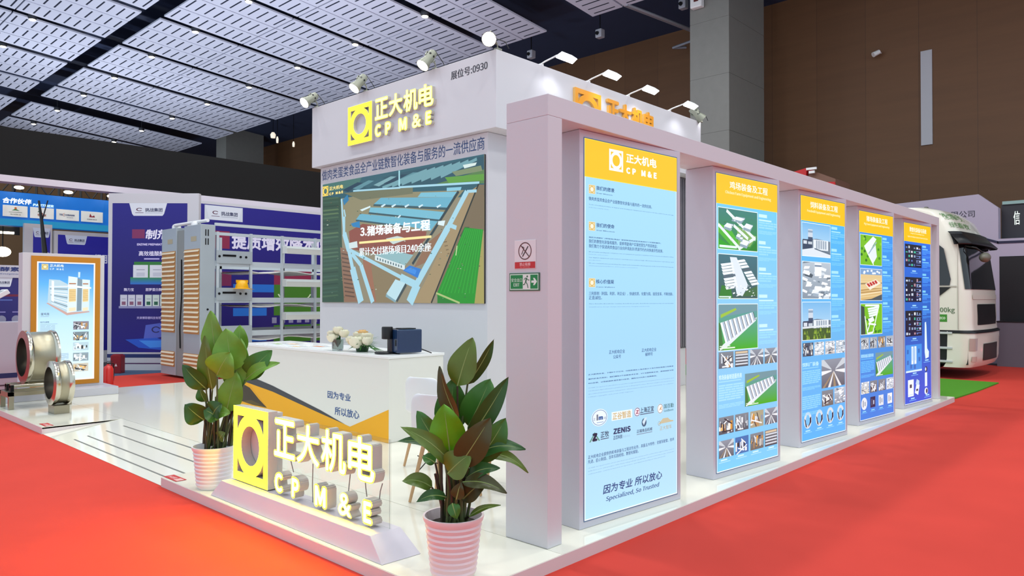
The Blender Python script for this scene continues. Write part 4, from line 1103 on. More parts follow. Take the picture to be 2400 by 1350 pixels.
# flowers
PETAL = mat('rose_petal', '#f2eed4', .6); PEACH = mat('peach_petal', '#f3c987', .6); FGREEN = mat('flower_leaf', '#2f6a2a', .5)
def rose(parent, p, r, m_):
    b = MB(); rr = random.Random(int(p[0]*1000+p[1]*777+p[2]*500)); p = Vector(p)
    for n_, R0, el1, fl, half in ((5, .92, 20, .30, .75), (5, .84, 42, .16, .72), (4, .70, 58, .06, .85), (3, .50, 70, .0, 1.1)):
        for j in range(n_):
            az0 = 2*math.pi*(j+rr.uniform(.2, .8))/n_; vs = []
            for i in range(5):
                t_ = i/4; el = math.radians(-65+(el1+65)*t_)
                for q in range(5):
                    u_ = -1+q/2; az = az0+u_*half; R = r*(R0+fl*t_*t_-.05*abs(u_))*(1-.12*abs(u_)**2*t_)
                    vs.append(p+Vector((R*math.cos(el)*math.cos(az), R*math.cos(el)*math.sin(az), R*math.sin(el)*1.05)))
            b.add(vs, [(i*5+q, i*5+q+1, (i+1)*5+q+1, (i+1)*5+q) for i in range(4) for q in range(4)], 0, True)
    b.ball(p, r*.55, n=6)
    return b.build('rose', m_, parent)
def leaves(parent, pts, m_, name='foliage'):
    b = MB()
    for p0, p1, w in pts:
        p0, p1 = Vector(p0), Vector(p1); d = p1-p0; s_ = d.cross(Z).normalized()*w; mid = p0+d*.5+Z*.25*d.length*.3
        b.add([p0, mid+s_, p1, mid-s_, mid+Z*w*.2], [(0, 1, 4), (1, 2, 4), (2, 3, 4), (3, 0, 4)], 0, True)
    return b.build(name, m_, parent)
v = thing('flower_vase', 'small glass vase of cream roses on the counter near the brochures', 'flowers', (4.86, 7.33, ZT)); v.scale = (1.2, 1.2, 1.2)
MB().lathe([(.001, .004), (.05, .0), (.055, .02), (.058, .11), (.054, .11), (.05, .02), (.001, .012)], 24).build('vase', mat('clear_glass', '#dfeee6', .05, trans=.9, spec=.5), v)
leaves(v, [((0, 0, .03), (.04*math.cos(k), .04*math.sin(k), .10+.03*(k % 3)), .018) for k in range(14)], FGREEN)
for px_, py_, pz_, r_ in ((-.02, .07, .16, .036), (-.04, .03, .125, .04), (0, 0, .20, .036), (.03, -.06, .17, .038), (.02, .03, .17, .03)): rose(v, (px_, py_, pz_), r_*1.3, PETAL)
v = thing('flower_arrangement', 'low cream and peach rose arrangement with trailing fern leaves on the counter', 'flowers', (4.97, 7.0, ZT)); v.scale = (1.3, 1.3, 1.3)
MB().lathe([(.001, .0), (.05, .0), (.062, .05), (.05, .06), (.001, .055)], 20).build('bowl', mat('dark_green_pot', '#234a2a', .5), v)
rr = random.Random(5)
lv = []
for k in range(46):
    a_ = rr.uniform(0, 6.28); rad = rr.uniform(.09, .2); lv.append(((.02*math.cos(a_), .02*math.sin(a_), .06), (rad*math.cos(a_), rad*math.sin(a_)*1.1, rr.uniform(.01, .13)), rr.uniform(.006, .016)))
lv += [((0, -.05, .03), (-.03+.02*k, -.28-.01*k, .008), .012) for k in range(4)]
leaves(v, lv, FGREEN)
for px_, py_, pz_, r_, m_ in ((-.05, .09, .10, .038, PETAL), (-.06, .05, .085, .034, PEACH), (-.07, -.02, .09, .052, PETAL), (-.02, .02, .14, .042, PETAL), (.0, -.06, .13, .042, PETAL), (-.03, -.11, .10, .036, PETAL), (.03, .06, .12, .036, PETAL), (0, -.0, .16, .034, PEACH)): rose(v, (px_, py_, pz_), r_*1.3, m_)
# brochures lying on the counter
PAPER = mat('paper_white', '#f1f2f2', .5)
for i, (x, y, rz, lab, c) in enumerate(((4.93, 9.02, 1.6, 'flat white sheet on the counter end hidden by the taller plant', '#dfe3e6'), (4.98, 8.75, 1.45, 'white folded leaflet with a green edge lying on the counter', '#8fb05a'), (5.04, 8.48, 1.68, 'white booklet lying crosswise on the counter by the leaflets', '#d9a25a'), (4.92, 8.2, 1.52, 'open white brochure on the counter beside the vase', '#e2c79a'), (5.06, 7.92, 1.62, 'thin white booklet with an orange band nearest the flower vase', '#d77a3a'))):
    t = thing('brochure', lab, 'brochure', (x, y, ZT), rz, 'brochures on the reception counter')
    MB().box(-.10, .10, -.145, .145, 0, .008+.006*(i % 3)).build('pages', PAPER, t)
    h = .008+.006*(i % 3)
    a = Art(); a.rect(.01, .01, .19, .28, '#f4f5f6'); a.rect(.01, .19, .19, .27, c); para(a, .02, .16, .15, 5, .008, '#9aa3ad', i)
    a.build('cover', PRINT, (-.1, -.145, h), X, Y, t)

# ------------------------------------------------------------------ freestanding lit sign at the platform edge
fs_ = thing('illuminated_sign', 'freestanding lit yellow logo sign with letters on clear acrylic over a pale sloped base', 'sign', (2.69, 4.48, ZD))
TS = L(fs_)
SBASE = mat('sign_base', '#d9d3dc', .45)
MB().prism([(2.556, 3.40), (2.83, 3.385), (2.83, 5.575), (2.556, 5.575)], ZD, .205, 0, TS, top=[(2.588, 3.56), (2.815, 3.56), (2.815, 5.46), (2.588, 5.46)]).build('base', SBASE, fs_, bevel=.003)
ACR = bpy.data.materials.new('clear_acrylic'); ACR.use_nodes = True
nt = ACR.node_tree; nt.nodes.clear()
o_ = nt.nodes.new('ShaderNodeOutputMaterial'); mxs = nt.nodes.new('ShaderNodeMixShader'); tr = nt.nodes.new('ShaderNodeBsdfTransparent'); gl = nt.nodes.new('ShaderNodeBsdfGlossy'); fz = nt.nodes.new('ShaderNodeLayerWeight')
gl.inputs['Roughness'].default_value = .02; tr.inputs[0].default_value = (.96, .97, .96, 1); fz.inputs[0].default_value = .06
nt.links.new(fz.outputs[1], mxs.inputs[0]); nt.links.new(tr.outputs[0], mxs.inputs[1]); nt.links.new(gl.outputs[0], mxs.inputs[2]); nt.links.new(mxs.outputs[0], o_.inputs[0])
MB().box(2.745, 2.755, 3.575, 4.93, .2055, .742, 0, TS).build('acrylic_sheet', ACR, fs_)
MB().box(2.742, 2.7425, 3.574, 3.577, .2055, .742, 0, TS).build('acrylic_edge', mat('acrylic_edge', '#8d9694', .3), fs_)
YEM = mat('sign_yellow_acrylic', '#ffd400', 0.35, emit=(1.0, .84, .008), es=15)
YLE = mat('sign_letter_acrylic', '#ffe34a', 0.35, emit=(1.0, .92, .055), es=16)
so = Vector((2.742, 5.43, .0)) + TS.to_translation()
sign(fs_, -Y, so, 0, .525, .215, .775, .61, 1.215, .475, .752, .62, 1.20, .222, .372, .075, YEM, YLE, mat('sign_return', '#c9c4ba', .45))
MB().box(2.745, 2.79, 4.915, 5.42, .2055, .762, 0, TS).build('emblem_back', mat('emblem_back', '#cfcbc6', .45), fs_)
WIRE = mat('grey_wire', '#8c8c88', .5)
for k, (y, z0, z1, dy) in enumerate(((4.72, .47, .37, -.05), (4.42, .47, .207, .0), (4.28, .37, .207, .02), (3.98, .47, .207, .03), (3.82, .47, .36, -.02), (3.64, .47, .37, .03), (3.78, .24, .207, .02))):
    MB().tube([Vector((2.738, y, z0)), Vector((2.735, y+dy*.6, (z0+z1)/2)), Vector((2.738, y+dy, z1))], .0035, 5).build('wire', WIRE, fs_).location = TS.to_translation()

# ------------------------------------------------------------------ white shell chairs with wooden legs
SHELL = mat('chair_shell', '#eceef2', .35); BEECH = mat('beech_leg', '#c9a176', .5, vary=.1, vscale=30)
def make_chair(label):
    t = thing('shell_chair', label, 'chair', (0, 0, 0), 0, 'white shell chairs beside the counter')
    prof = [(.21, .425), (.20, .445), (.12, .45), (.0, .44), (-.10, .437), (-.165, .46), (-.195, .53), (-.215, .63), (-.235, .74), (-.245, .80), (-.247, .815)]
    wid = [.19, .205, .22, .225, .22, .215, .21, .205, .195, .165, .12]
    N = 9; vs = []; fs = []
    for (px_, pz_), w in zip(prof, wid):
        for k in range(N):
            s_ = -1+2*k/(N-1); up = .045*abs(s_)**2.5
            vs.append((px_+(up*1.0 if pz_ > .5 else 0), s_*w, pz_+(up if pz_ <= .5 else 0)))
    for i in range(len(prof)-1):
        for k in range(N-1): fs.append((i*N+k, i*N+k+1, (i+1)*N+k+1, (i+1)*N+k))
    b = MB().add(vs, fs, 0, True); o = b.build('seat_shell', SHELL, t)
    md = o.modifiers.new('thick', 'SOLIDIFY'); md.thickness = .012; md.offset = 0
    md = o.modifiers.new('smooth', 'SUBSURF'); md.levels = 1; md.render_levels = 2
    for sx in (1, -1):
        for sy in (1, -1):
            MB().tube([(sx*.12, sy*.12, .43), (sx*.19, sy*.20, 0)], [.017, .011], 10).build('leg', BEECH, t)
    b = MB()
    for p, q in (((.135, .137, .34), (-.135, -.137, .34)), ((.135, -.137, .34), (-.135, .137, .34)), ((.15, .157, .22), (-.15, .157, .34)), ((.15, -.157, .22), (-.15, -.157, .34)), ((-.15, .157, .22), (.15, .157, .34)), ((-.15, -.157, .22), (.15, -.157, .34))): b.tube([p, q], .004, 6)
    b.box(-.13, .13, -.13, .13, .425, .433)
    b.build('wire_brace', DARK, t)
    return t
def dup(root, loc, rz, label):
    r_ = root.copy(); COL.objects.link(r_); r_.location = loc; r_.rotation_euler = (0, 0, rz); r_['label'] = label
    for ch in root.children:
        c = ch.copy(); COL.objects.link(c); c.parent = r_
    return r_
c0 = make_chair('white shell chair with wooden legs, its back just beside the clear sign end')
c0.location = (3.72, 4.16, ZD+.004); c0.rotation_euler = (0, 0, .32)
dup(c0, (4.42, 5.10, ZD+.004), .25, 'white shell chair standing against the end of the reception counter')
dup(c0, (4.30, 4.10, ZD+.004), .5, 'white shell chair between the bushy plant and the portal post')

# ------------------------------------------------------------------ potted plants
POTM = mat('plant_pot_pink', '#ead7d9', .4, spec=.5)
POTW = mat('plant_pot_white', '#e8e6e8', .4, spec=.5)
SOIL = mat('potting_soil', '#2c241c', .95, bump=.5, bscale=90)
def leafmat(name, c, c2):
    m_ = mat(name, c, .35, spec=.4, vary=.18, vscale=14)
    m_.node_tree.nodes['Principled BSDF'].inputs['Subsurface Weight'].default_value = 0.0
    return m_
LM = [leafmat('leaf_dark', '#2c5520', 0), leafmat('leaf_mid', '#3d7226', 0), leafmat('leaf_light', '#6d9a33', 0), leafmat('leaf_olive', '#5b7426', 0), leafmat('leaf_brown', '#474a26', 0), leafmat('leaf_bright', '#5c9c10', 0)]
STEM = mat('leaf_stalk', '#4d5a30', .5, vary=.2, vscale=20); STEMD = mat('leaf_stalk_dark', '#3a3022', .5)
RIBM = mat('leaf_rib', '#8aa35a', .5)
def pot(t, m_, h, rt, rb):
    prof = [(.001, .004), (rb*.9, .0)]
    n = 9
    for k in range(n):
        z0 = .02+(h-.06)*k/n; z1 = .02+(h-.06)*(k+.6)/n; z2 = .02+(h-.06)*(k+1)/n
        f = lambda z: rb+(rt*.93-rb)*z/h
        prof += [(f(z0), z0), (f(z1)+.006, z1), (f(z2)-.001, z2-.002)]
    prof += [(rt*.97, h-.025), (rt, h-.01), (rt, h), (rt*.93, h), (rt*.86, h-.06), (.001, h-.06)]
    MB().lathe(prof, 40).build('pot', m_, t)
    MB().lathe([(rt*.87, h-.055), (rt*.5, h-.045), (.001, h-.04)], 24).build('soil', SOIL, t)
def leaf(t, base, joint, tip, width, face, mi, curl=.25, fold=.22, dark=False):
    """one leaf: stalk from the soil to the joint, then a pointed oval blade to the tip; face = where its upper side looks"""
    base, joint, tip, face = Vector(base), Vector(joint), Vector(tip), Vector(face).normalized()
    b = MB()
    mid = base.lerp(joint, .55) + (joint-base).cross(face).normalized()*.0 + Vector((0, 0, .04))*(joint-base).length
    b.tube([base, base.lerp(mid, .5), mid, joint], [.009, .008, .007, .0055], 7, 0)
    ax = tip-joint; n_ = 12; spine = []
    side = ax.cross(face).normalized(); nrm = side.cross(ax).normalized()
    for i in range(n_+1):
        s_ = i/n_
        spine.append(joint + ax*s_ + nrm*(math.sin(math.pi*s_)*curl*ax.length*.35) - Z*(curl*.12*ax.length*s_**3))
    vs = []; fs = []; K = 7
    for i, p in enumerate(spine):
        s_ = i/n_
        w = width/2*(math.sin(math.pi*min(1, s_**.72*1.0))**.75 if 0 < s_ < 1 else 0)*(1.0 if s_ < .75 else 1.0)
        w = max(w, .0012)
        d = (spine[min(i+1, n_)]-spine[max(i-1, 0)]).normalized(); sd = d.cross(face).normalized(); nr = sd.cross(d).normalized()
        for k in range(K):
            u = -1+2*k/(K-1)
            wave = .05*width*math.sin(s_*9+u*2)*abs(u)
            vs.append(p + sd*u*w + nr*(fold*w*abs(u)**1.3 + wave))
    for i in range(n_):
        for k in range(K-1): fs.append((i*K+k, i*K+k+1, (i+1)*K+k+1, (i+1)*K+k))
    b.add(vs, fs, 1, True)
    b.tube([p - nrm*.0015 for p in spine[:-2]], [.0045*(1-i/(n_))+.001 for i in range(n_-1)], 5, 2)
    return b.build('leaf', [STEMD if dark else STEM, LM[mi], RIBM], t)
def plant(name_label, c, potm, h, rt, rb, items, stems):
    t = thing('potted_plant', name_label, 'plant', (c[0], c[1], ZD), 0, 'potted plants at the platform edge')
    pot(t, potm, h, rt, rb)
    c = Vector((c[0], c[1], ZD)); D = (c-CAM).dot(_fw)
    def pt(px, py, dd=0.0): return CAM + ray(px, py)*(D+dd) - c
    gain = 1.15 if potm is POTM else 1.22
    for k, (jx, jy, tx, ty, w, mi, dd0, dd1, fx, fz, curl, fold) in enumerate(items):
        j, tp = pt(jx, jy, dd0), pt(tx, ty, dd1)
        ang = 2.4*k; rad = .25*rt+.2*rt*((k*7) % 5)/5
        bs = Vector((rad*math.cos(ang)*.8 + j.x*.25, rad*math.sin(ang)*.8 + j.y*.25, h-.05))
        face = -_fw*1.0 + _rt*fx + Z*fz
        leaf(t, bs, j, tp, w*gain/FPX*D, face, mi, curl, fold, dark=(k % 3 == 0))
    for k, (x0, x1, y0, y1) in enumerate(stems):
        MB().tube([pt(x0, y0), pt((x0+x1)/2, (y0+y1)/2, .01), pt(x1, y1, .0)], [.013, .011, .007], 8).build('stalk', STEMD if k % 2 else STEM, t)
    return t
# (joint px, tip px, apparent width px, colour, depth of joint, depth of tip, face sideways, face up, curl, fold)
right = [
 (1072, 905, 1108, 790, 62, 3, .02, .04, -.3, .1, .1, .15), (1096, 900, 1158, 792, 30, 0, .05, .05, .9, .1, .15, .3), (1075, 985, 1030, 855, 40, 4, -.02, .0, -.9, .2, .2, .35),
 (1055, 1010, 1062, 885, 70, 1, .06, .08, .1, .1, .1, .2), (1055, 1060, 1040, 945, 72, 5, -.10, -.12, .0, .35, .15, .15), (1098, 1000, 1150, 885, 72, 1, .05, .10, .3, .4, .2, .2),
 (1100, 1030, 1192, 880, 44, 0, -.02, .0, .5, .5, .15, .3), (1040, 1060, 978, 960, 52, 1, .0, .06, -.5, .4, .2, .2), (1060, 1090, 938, 990, 36, 3, -.06, -.14, -.3, .9, .5, .25),
 (1035, 1060, 930, 1028, 22, 0, .0, -.02, -.2, 1.0, .5, .3), (1078, 1090, 1150, 975, 62, 4, -.13, -.16, .3, .4, .25, .2), (1120, 1080, 1186, 975, 58, 1, .0, .0, .5, .4, .3, .2),
 (1110, 1070, 1232, 1045, 40, 0, .02, -.02, .1, 1.0, .55, .25), (1125, 1065, 1238, 1100, 26, 3, .04, .06, .1, 1.0, .6, .25), (1100, 1065, 1192, 1042, 30, 0, .10, .14, .1, .9, .4, .2),
 (1050, 1110, 1105, 1060, 60, 3, -.14, -.15, .0, .6, .3, .2), (1095, 1120, 1172, 1092, 34, 0, -.04, -.08, .2, .9, .5, .2), (1085, 1130, 1188, 1150, 34, 4, -.08, -.12, .2, .9, .5, .3),
 (1012, 1142, 942, 1122, 34, 3, .0, -.02, -.2, .9, .6, .3), (1045, 1165, 975, 1172, 26, 0, -.06, -.1, -.2, .9, .6, .3), (1070, 1170, 1080, 1130, 28, 4, -.12, -.13, .0, .6, .2, .2),
 (1100, 1210, 1174, 1180, 14, 3, -.04, -.06, .2, 1.0, .4, .3), (1085, 1170, 1145, 1118, 40, 4, -.05, -.08, .3, .7, .4, .25), (1060, 1180, 1070, 1215, 26, 1, -.11, -.13, .0, .7, .4, .2), (1020, 1085, 990, 1068, 26, 1, .08, .1, -.3, .9, .4, .2),
]
plant('bushy dark green broadleaf plant in a ribbed pale pink pot beside the portal post', (2.73, 2.99), POTM, .335, .168, .118, right,
      [(1040, 1030, 1225, 1075), (1050, 1048, 1225, 1060), (1060, 1056, 1225, 1070), (1074, 1066, 1225, 1080), (1085, 1098, 1225, 1070), (1078, 1090, 1225, 1050), (1068, 1075, 1225, 1040), (1045, 1020, 1225, 1110)])
left = [
 (508, 835, 494, 727, 48, 2, .05, .08, -.2, .1, .1, .12), (498, 915, 480, 785, 44, 3, -.05, -.05, -.4, .15, .1, .15), (508, 880, 540, 823, 58, 2, -.10, -.12, .3, .4, .35, .15),
 (545, 870, 530, 768, 62, 2, .0, .0, .2, .2, .15, .15), (548, 915, 565, 790, 50, 2, .02, .06, .3, .2, .15, .2), (560, 830, 563, 760, 34, 2, .10, .12, .3, .3, .2, .2),
 (576, 885, 638, 818, 44, 1, .04, .06, .4, .5, .3, .2), (575, 890, 656, 846, 26, 2, .02, .04, .3, .8, .4, .25), (482, 910, 428, 852, 34, 0, -.04, -.06, -.4, .5, .3, .25),
 (484, 915, 466, 860, 34, 1, .06, .08, -.3, .4, .3, .2), (482, 942, 468, 905, 24, 1, .0, .0, -.4, .3, .3, .25), (530, 965, 555, 870, 48, 2, -.02, .0, .3, .3, .15, .2),
 (479, 985, 434, 945, 44, 0, -.04, -.08, -.4, .5, .35, .15), (512, 982, 478, 958, 34, 0, -.08, -.1, 0, .8, .5, .2), (505, 975, 540, 966, 30, 2, -.08, -.1, .2, .8, .5, .2), (500, 970, 520, 945, 40, 0, -.1, -.12, .1, .7, .4, .2),
 (545, 900, 552, 800, 50, 0, .08, .1, .2, .2, .1, .2), (515, 1030, 527, 1012, 24, 3, -.06, -.08, .1, .7, .4, .2),
]
plant('taller light green broadleaf plant in a ribbed white pot behind the lit sign', (2.68, 5.79), POTW, .335, .168, .125, left,
      [(489, 486, 1045, 945), (495, 493, 1045, 900), (501, 506, 1045, 930), (508, 512, 1045, 920), (528, 536, 1045, 900), (536, 548, 1045, 930), (542, 552, 1045, 960), (478, 480, 1040, 990)])
# ------------------------------------------------------------------ display board with amber frame
AMB = mat('amber_frame', '#c9820f', .5)
bd = thing('display_board', 'white display board with amber frame and backlit machine poster on a low plinth', 'display board', (3.58, 12.9, ZD))
TB = L(bd)
MB().box(2.62, 4.24, 12.52, 13.3, ZD, .20, 0, TB).build('plinth', WHITE2, bd, bevel=.004)
MB().box(3.01, 4.14, 12.9, 13.12, .2005, 2.285, 0, TB).build('panel', WHITE, bd, bevel=.003)
m = MB()
for a_, b_, c_, d_ in ((3.12, 4.075, 2.155, 2.24), (3.12, 4.075, .24, .31), (3.12, 3.195, .31, 2.155), (4.0, 4.075, .31, 2.155)): m.box(a_, b_, 12.885, 12.9, c_, d_, 0, TB)
m.build('frame', AMB, bd)
po2 = Vector((3.195, 12.888, .31)) + TB.to_translation(); bw, bh = .805, 1.845
a = Art(); a.rect(0, 0, bw, bh, '#f6f2ee'); a.rect(.02, .02, bw-.02, .95, '#e3f5fd', '#bfe5fb'); a.rect(.02, .95, bw-.02, 1.5, '#bfe5fb', '#5fb2f2'); a.rect(.02, 1.5, bw-.02, bh-.02, '#5fb2f2', '#3c83d2')
pb_ = a.build('poster', print_mat('board_film', .95, .4, dim=.25), po2, X, Z, bd)
BF = _M['board_film']
a = Art(); a.z = .001; a.rect(.06, 1.72, .15, 1.81, '#efe6b8'); a.emblem(.064, 1.724, .146, 1.806, '#c9b36a'); a.text('正大机电', .17, 1.765, .36, 1.81, '#e9f2e6', .02); a.text('CP M&E', .17, 1.72, .36, 1.748, '#d8ecf6', .015, space=1.2); a.build('logo', BF, po2, X, Z, bd)
a = Art(); a.z = .001
def bp_(x, y): return ((x-200)/940*.80, 1.845-(y-180)/1150*1.035)
def bq(pts, c): a.poly([bp_(*p) for p in pts], c)
bq([(370, 880), (690, 1050), (1050, 1030), (1060, 1050), (680, 1100), (350, 890)], '#c9a49b')
bq([(700, 420), (850, 440), (840, 1030), (680, 1060)], '#dcecf4'); bq([(930, 470), (1060, 480), (1050, 1020), (920, 1020)], '#d5e8f2'); bq([(850, 450), (930, 480), (920, 1020), (840, 1030)], '#7f95a3')
bq([(390, 480), (560, 490), (690, 560), (680, 1050), (370, 880)], '#b9d3e0')
for k in range(9): bq([(400+k*4, 600+k*35), (690, 590+k*50), (688, 605+k*50), (400+k*4, 612+k*35)], ['#f0f8fc', '#6f8593', '#e4f0f6'][k % 3])
bq([(430, 500), (470, 510), (470, 870), (430, 850)], '#eaf6fb')
for x0_, x1_ in ((712, 826), (940, 1030)):
    bq([(x0_, 640), (x1_, 640), (x1_, 860), (x0_, 870)], '#f0d79c'); bq([(x0_, 970), (x1_, 960), (x1_, 1020), (x0_, 1035)], '#efe1bd'); bq([(x0_, 540), (x1_, 540), (x1_, 560), (x0_, 560)], '#b1744a')
    for k in range(12): bq([(x0_, 655+k*17), (x1_, 650+k*17), (x1_, 655+k*17), (x0_, 661+k*17)], '#b98d4e')
bq([(690, 570), (1080, 610), (1080, 635), (690, 610)], '#eef8fc'); bq([(860, 345), (895, 345), (890, 440), (860, 440)], '#cfe6f6')
a.build('machine_picture', BF, po2, X, Z, bd)
a = Art(); a.z = .001
a.text('蛋鸡笼', .055, 1.02, .17, 1.06, '#5c6f86', .015); a.rect(.055, 1.0, .165, 1.006, '#8ea6bd'); a.text('技术与参数', .05, .905, .17, .928, '#53708f', .02); a.rect(.05, .885, .28, .89, '#7f9dba')
para(a, .05, .86, .2, 6, .008, '#9cb9cf', 4, 2.4); para(a, .05, .60, .3, 1, .006, '#8fb2cc', 5); para(a, .30, .42, .14, 7, .006, '#8fb2cc', 6, 2.6); a.rect(.05, .36, .42, .365, '#8fb2cc')
a.build('small_print', BF, po2, X, Z, bd)
for k, (c, wm) in enumerate((('#8d8892', True), ('#7a8a92', True), ('#b9d3dd', False), ('#8fa3ac', False), ('#cfc9b8', True))):
    a = Art(); a.z = .001
    y1 = .92-k*.165
    pic_machine(a, (.5, y1-.13, .72, y1), 200+k, warm=wm, base=c); a.build('picture', BF, po2, X, Z, bd)

# ------------------------------------------------------------------ steel ring dies on their cradle
def ring_die(name, label, cx, y0, zc, R, length, axis_x, flange=True):
    t = thing('ring_die', label, 'ring die', (cx, y0, zc))
    q = Matrix.Rotation(math.pi/2, 4, 'Y')
    k = R
    body = [(k*.73, 0), (k, .012), (k, .05), (k*.96, .07), (k*.94, .08), (k*.94, length-.08), (k*.96, length-.07), (k, length-.05), (k, length-.012), (k*.78, length), (k*.73, length-.02), (k*.73, .02)]
    MB().lathe(body[1:4], 48, 0, q).build('rim', CHROME, t)
    MB().lathe(body[3:7], 48, 0, q).build('barrel', STEEL, t)
    MB().lathe(body[6:10], 48, 0, q).build('rim', CHROME, t)
    MB().lathe([(k*.73, 0), (k, .012)], 48, 0, q, smooth=False).build('face', mat('face_red', '#a8524c', .35, .6) if flange else CHROME, t)
    MB().lathe([(k*.78, length), (k*.73, length-.02), (k*.73, 0)], 48, 0, q).build('bore', mat('die_bore', '#55514b', .4, .9), t)
    return t
ring_die('a', 'large steel ring die with a reddish face lying on the roller cradle', 2.80, 12.0, .77, .37, .40, 0)
t = ring_die('b', 'smaller polished steel ring die standing on a block in front of the cradle', 2.88, 11.02, .19+.29, .29, .24, 0, False)
bk = MB().prism([(2.91, 10.89), (3.09, 10.89), (3.09, 11.15), (2.91, 11.15)], ZD, .187, 0, None).build('support_block', STEEL); tag(bk, 'plain steel block carrying the smaller ring die', 'block')
cr = thing('roller_cradle', 'steel roller cradle on short legs under the large ring die', 'cradle', (2.9, 11.9, ZD))
TR = L(cr)
m = MB().box(2.60, 3.36, 11.75, 11.81, .26, .31, 0, TR).box(2.60, 3.36, 12.19, 12.25, .26, .31, 0, TR).box(2.60, 2.66, 11.75, 12.25, .24, .31, 0, TR).box(3.30, 3.36, 11.75, 12.25, .24, .31, 0, TR); m.build('rail', STEEL, cr)
for x, y in ((2.60, 11.75), (2.60, 12.19), (3.30, 11.75), (3.30, 12.19)): MB().box(x, x+.06, y, y+.06, ZD, .24, 0, TR).build('leg', STEEL, cr)
for y in (11.89, 12.11):
    MB().tube([Vector((2.64, y, .386))+TR.to_translation(), Vector((3.33, y, .386))+TR.to_translation()], .03, 14).build('roller', CHROME, cr)
    for x in (2.66, 3.31): MB().box(x-.02, x+.02, y-.045, y+.045, .311, .40, 0, TR).build('bearing', DARK, cr)

# fire extinguishers
RED = mat('extinguisher_red', '#d3261d', .35, coat=.4)
t = thing('fire_extinguisher', 'bright red fire extinguisher standing on the carpet beside the amber framed board', 'fire extinguisher', (4.52, 13.85, 0))
MB().lathe([(.001, 0), (.083, 0), (.085, .02), (.085, .36), (.06, .41), (.025, .43), (.022, .45)], 20).build('cylinder', RED, t)
MB().box(-.02, .05, -.015, .015, .45, .475).box(-.02, .07, -.012, .012, .49, .5).build('valve', BLACK, t)
MB().tube([(.02, 0, .47), (.09, .02, .45), (.10, .02, .3), (.09, .02, .15)], .01, 7).build('hose', BLACK, t)
t = thing('extinguisher_box', 'dark red fire equipment box against the tall purple board', 'fire box', (5.68, 16.8, 0), YAW-math.pi/2)
MB().box(-.12, .10, -.09, .09, 0, .38).build('cabinet', mat('box_dark_red', '#8e1420', .4), t, bevel=.01)
MB().box(-.09, .07, -.07, .07, .38, .40).build('lid', mat('box_dark_red', '#8e1420', .4), t)
a = Art(); a.poly([(-.03, .15), (.03, .15), (0, .21)], '#f0d9d6'); a.build('symbol', PRINT, (0, -.09, 0), X, Z, t)

# ------------------------------------------------------------------ layer cage machine behind the counter
mc = thing('cage_machine', 'galvanised poultry cage row with two louvred end cabinets standing behind the platform', 'machine', (6.112, 14.756, 0.03))
mc.scale = (.952, .952, .952)
TM = Matrix.Translation((-6.42, -15.5, 0))
LOUV = mat('louvre_amber', '#c88f42', .5, vary=.2, vscale=8); LOUV2 = mat('louvre_slat', '#efe2c2', .4)
def cabinet(y0, y1, far):
    MB().box(6.42, 6.72, y0, y1, .02, 3.13, 0, TM).build('cabinet', GALV, mc, bevel=.006)
    for z0, z1, n in ((.92, 2.64, 18), (.20, .52, 4)):
        MB().box(6.408, 6.419, y0+.05, y1-.04, z0, z1, 0, TM).build('louvre_back', LOUV, mc)
        m = MB()
        for k in range(n):
            z = z0+(k+.5)*(z1-z0)/n
            m.add([TM @ Vector(p) for p in ((6.392, y0+.05, z-.012), (6.392, y1-.04, z-.012), (6.408, y1-.04, z+.018), (6.408, y0+.05, z+.018), (6.392, y0+.05, z-.002), (6.392, y1-.04, z-.002), (6.408, y1-.04, z+.028), (6.408, y0+.05, z+.028))], [(0, 1, 2, 3), (7, 6, 5, 4), (0, 4, 5, 1), (1, 5, 6, 2), (3, 7, 4, 0)])
        m.build('louvre', LOUV2, mc)
    MB().box(6.4165, 6.419, y0+.2, y0+.45, 2.8, 2.9, 0, TM).build('name_plate', mat('plate_tan', '#b5ad8f', .5), mc)
cabinet(15.68, 16.44, True); cabinet(14.52, 15.3, False)
MB().box(6.44, 6.70, 15.3, 15.68, .02, 3.06, 0, TM).build('back_panel', mat('panel_grey', '#8d9493', .5), mc)
m = MB()
for z0 in (2.72, 2.9):
    for x in (6.51, 6.56): m.box(x, x+.022, 14.516, 14.5195, z0, z0+.13, 0, TM)
m.build('vent_slot', BLACK, mc)
MB().lathe([(.001, .006), (.022, .006), (.022, 0)], 12, 0, TM @ Matrix.Translation((6.57, 14.519, 1.42)) @ Matrix.Rotation(math.pi/2, 4, 'X')).build('knob', BLACK, mc)
MB().tube([TM @ Vector(p) for p in ((6.43, 15.45, 2.45), (6.425, 15.42, 1.7), (6.425, 15.5, 1.05), (6.425, 15.47, .6))], .012, 6).build('drive_cable', DARK, mc)
for y in (16.0, 15.05):
    MB().lathe([(.001, .09), (.07, .09), (.09, .05), (.09, 0), (.001, 0)], 14, 0, TM @ Matrix.Translation((6.55, y, 3.13))).build('motor_cap', WHITEPL, mc)
MB().tube([TM @ Vector((6.5, 15.95, 3.2)), TM @ Vector((6.6, 14.6, 3.22))], .035, 8).build('feed_pipe', WHITEPL, mc)
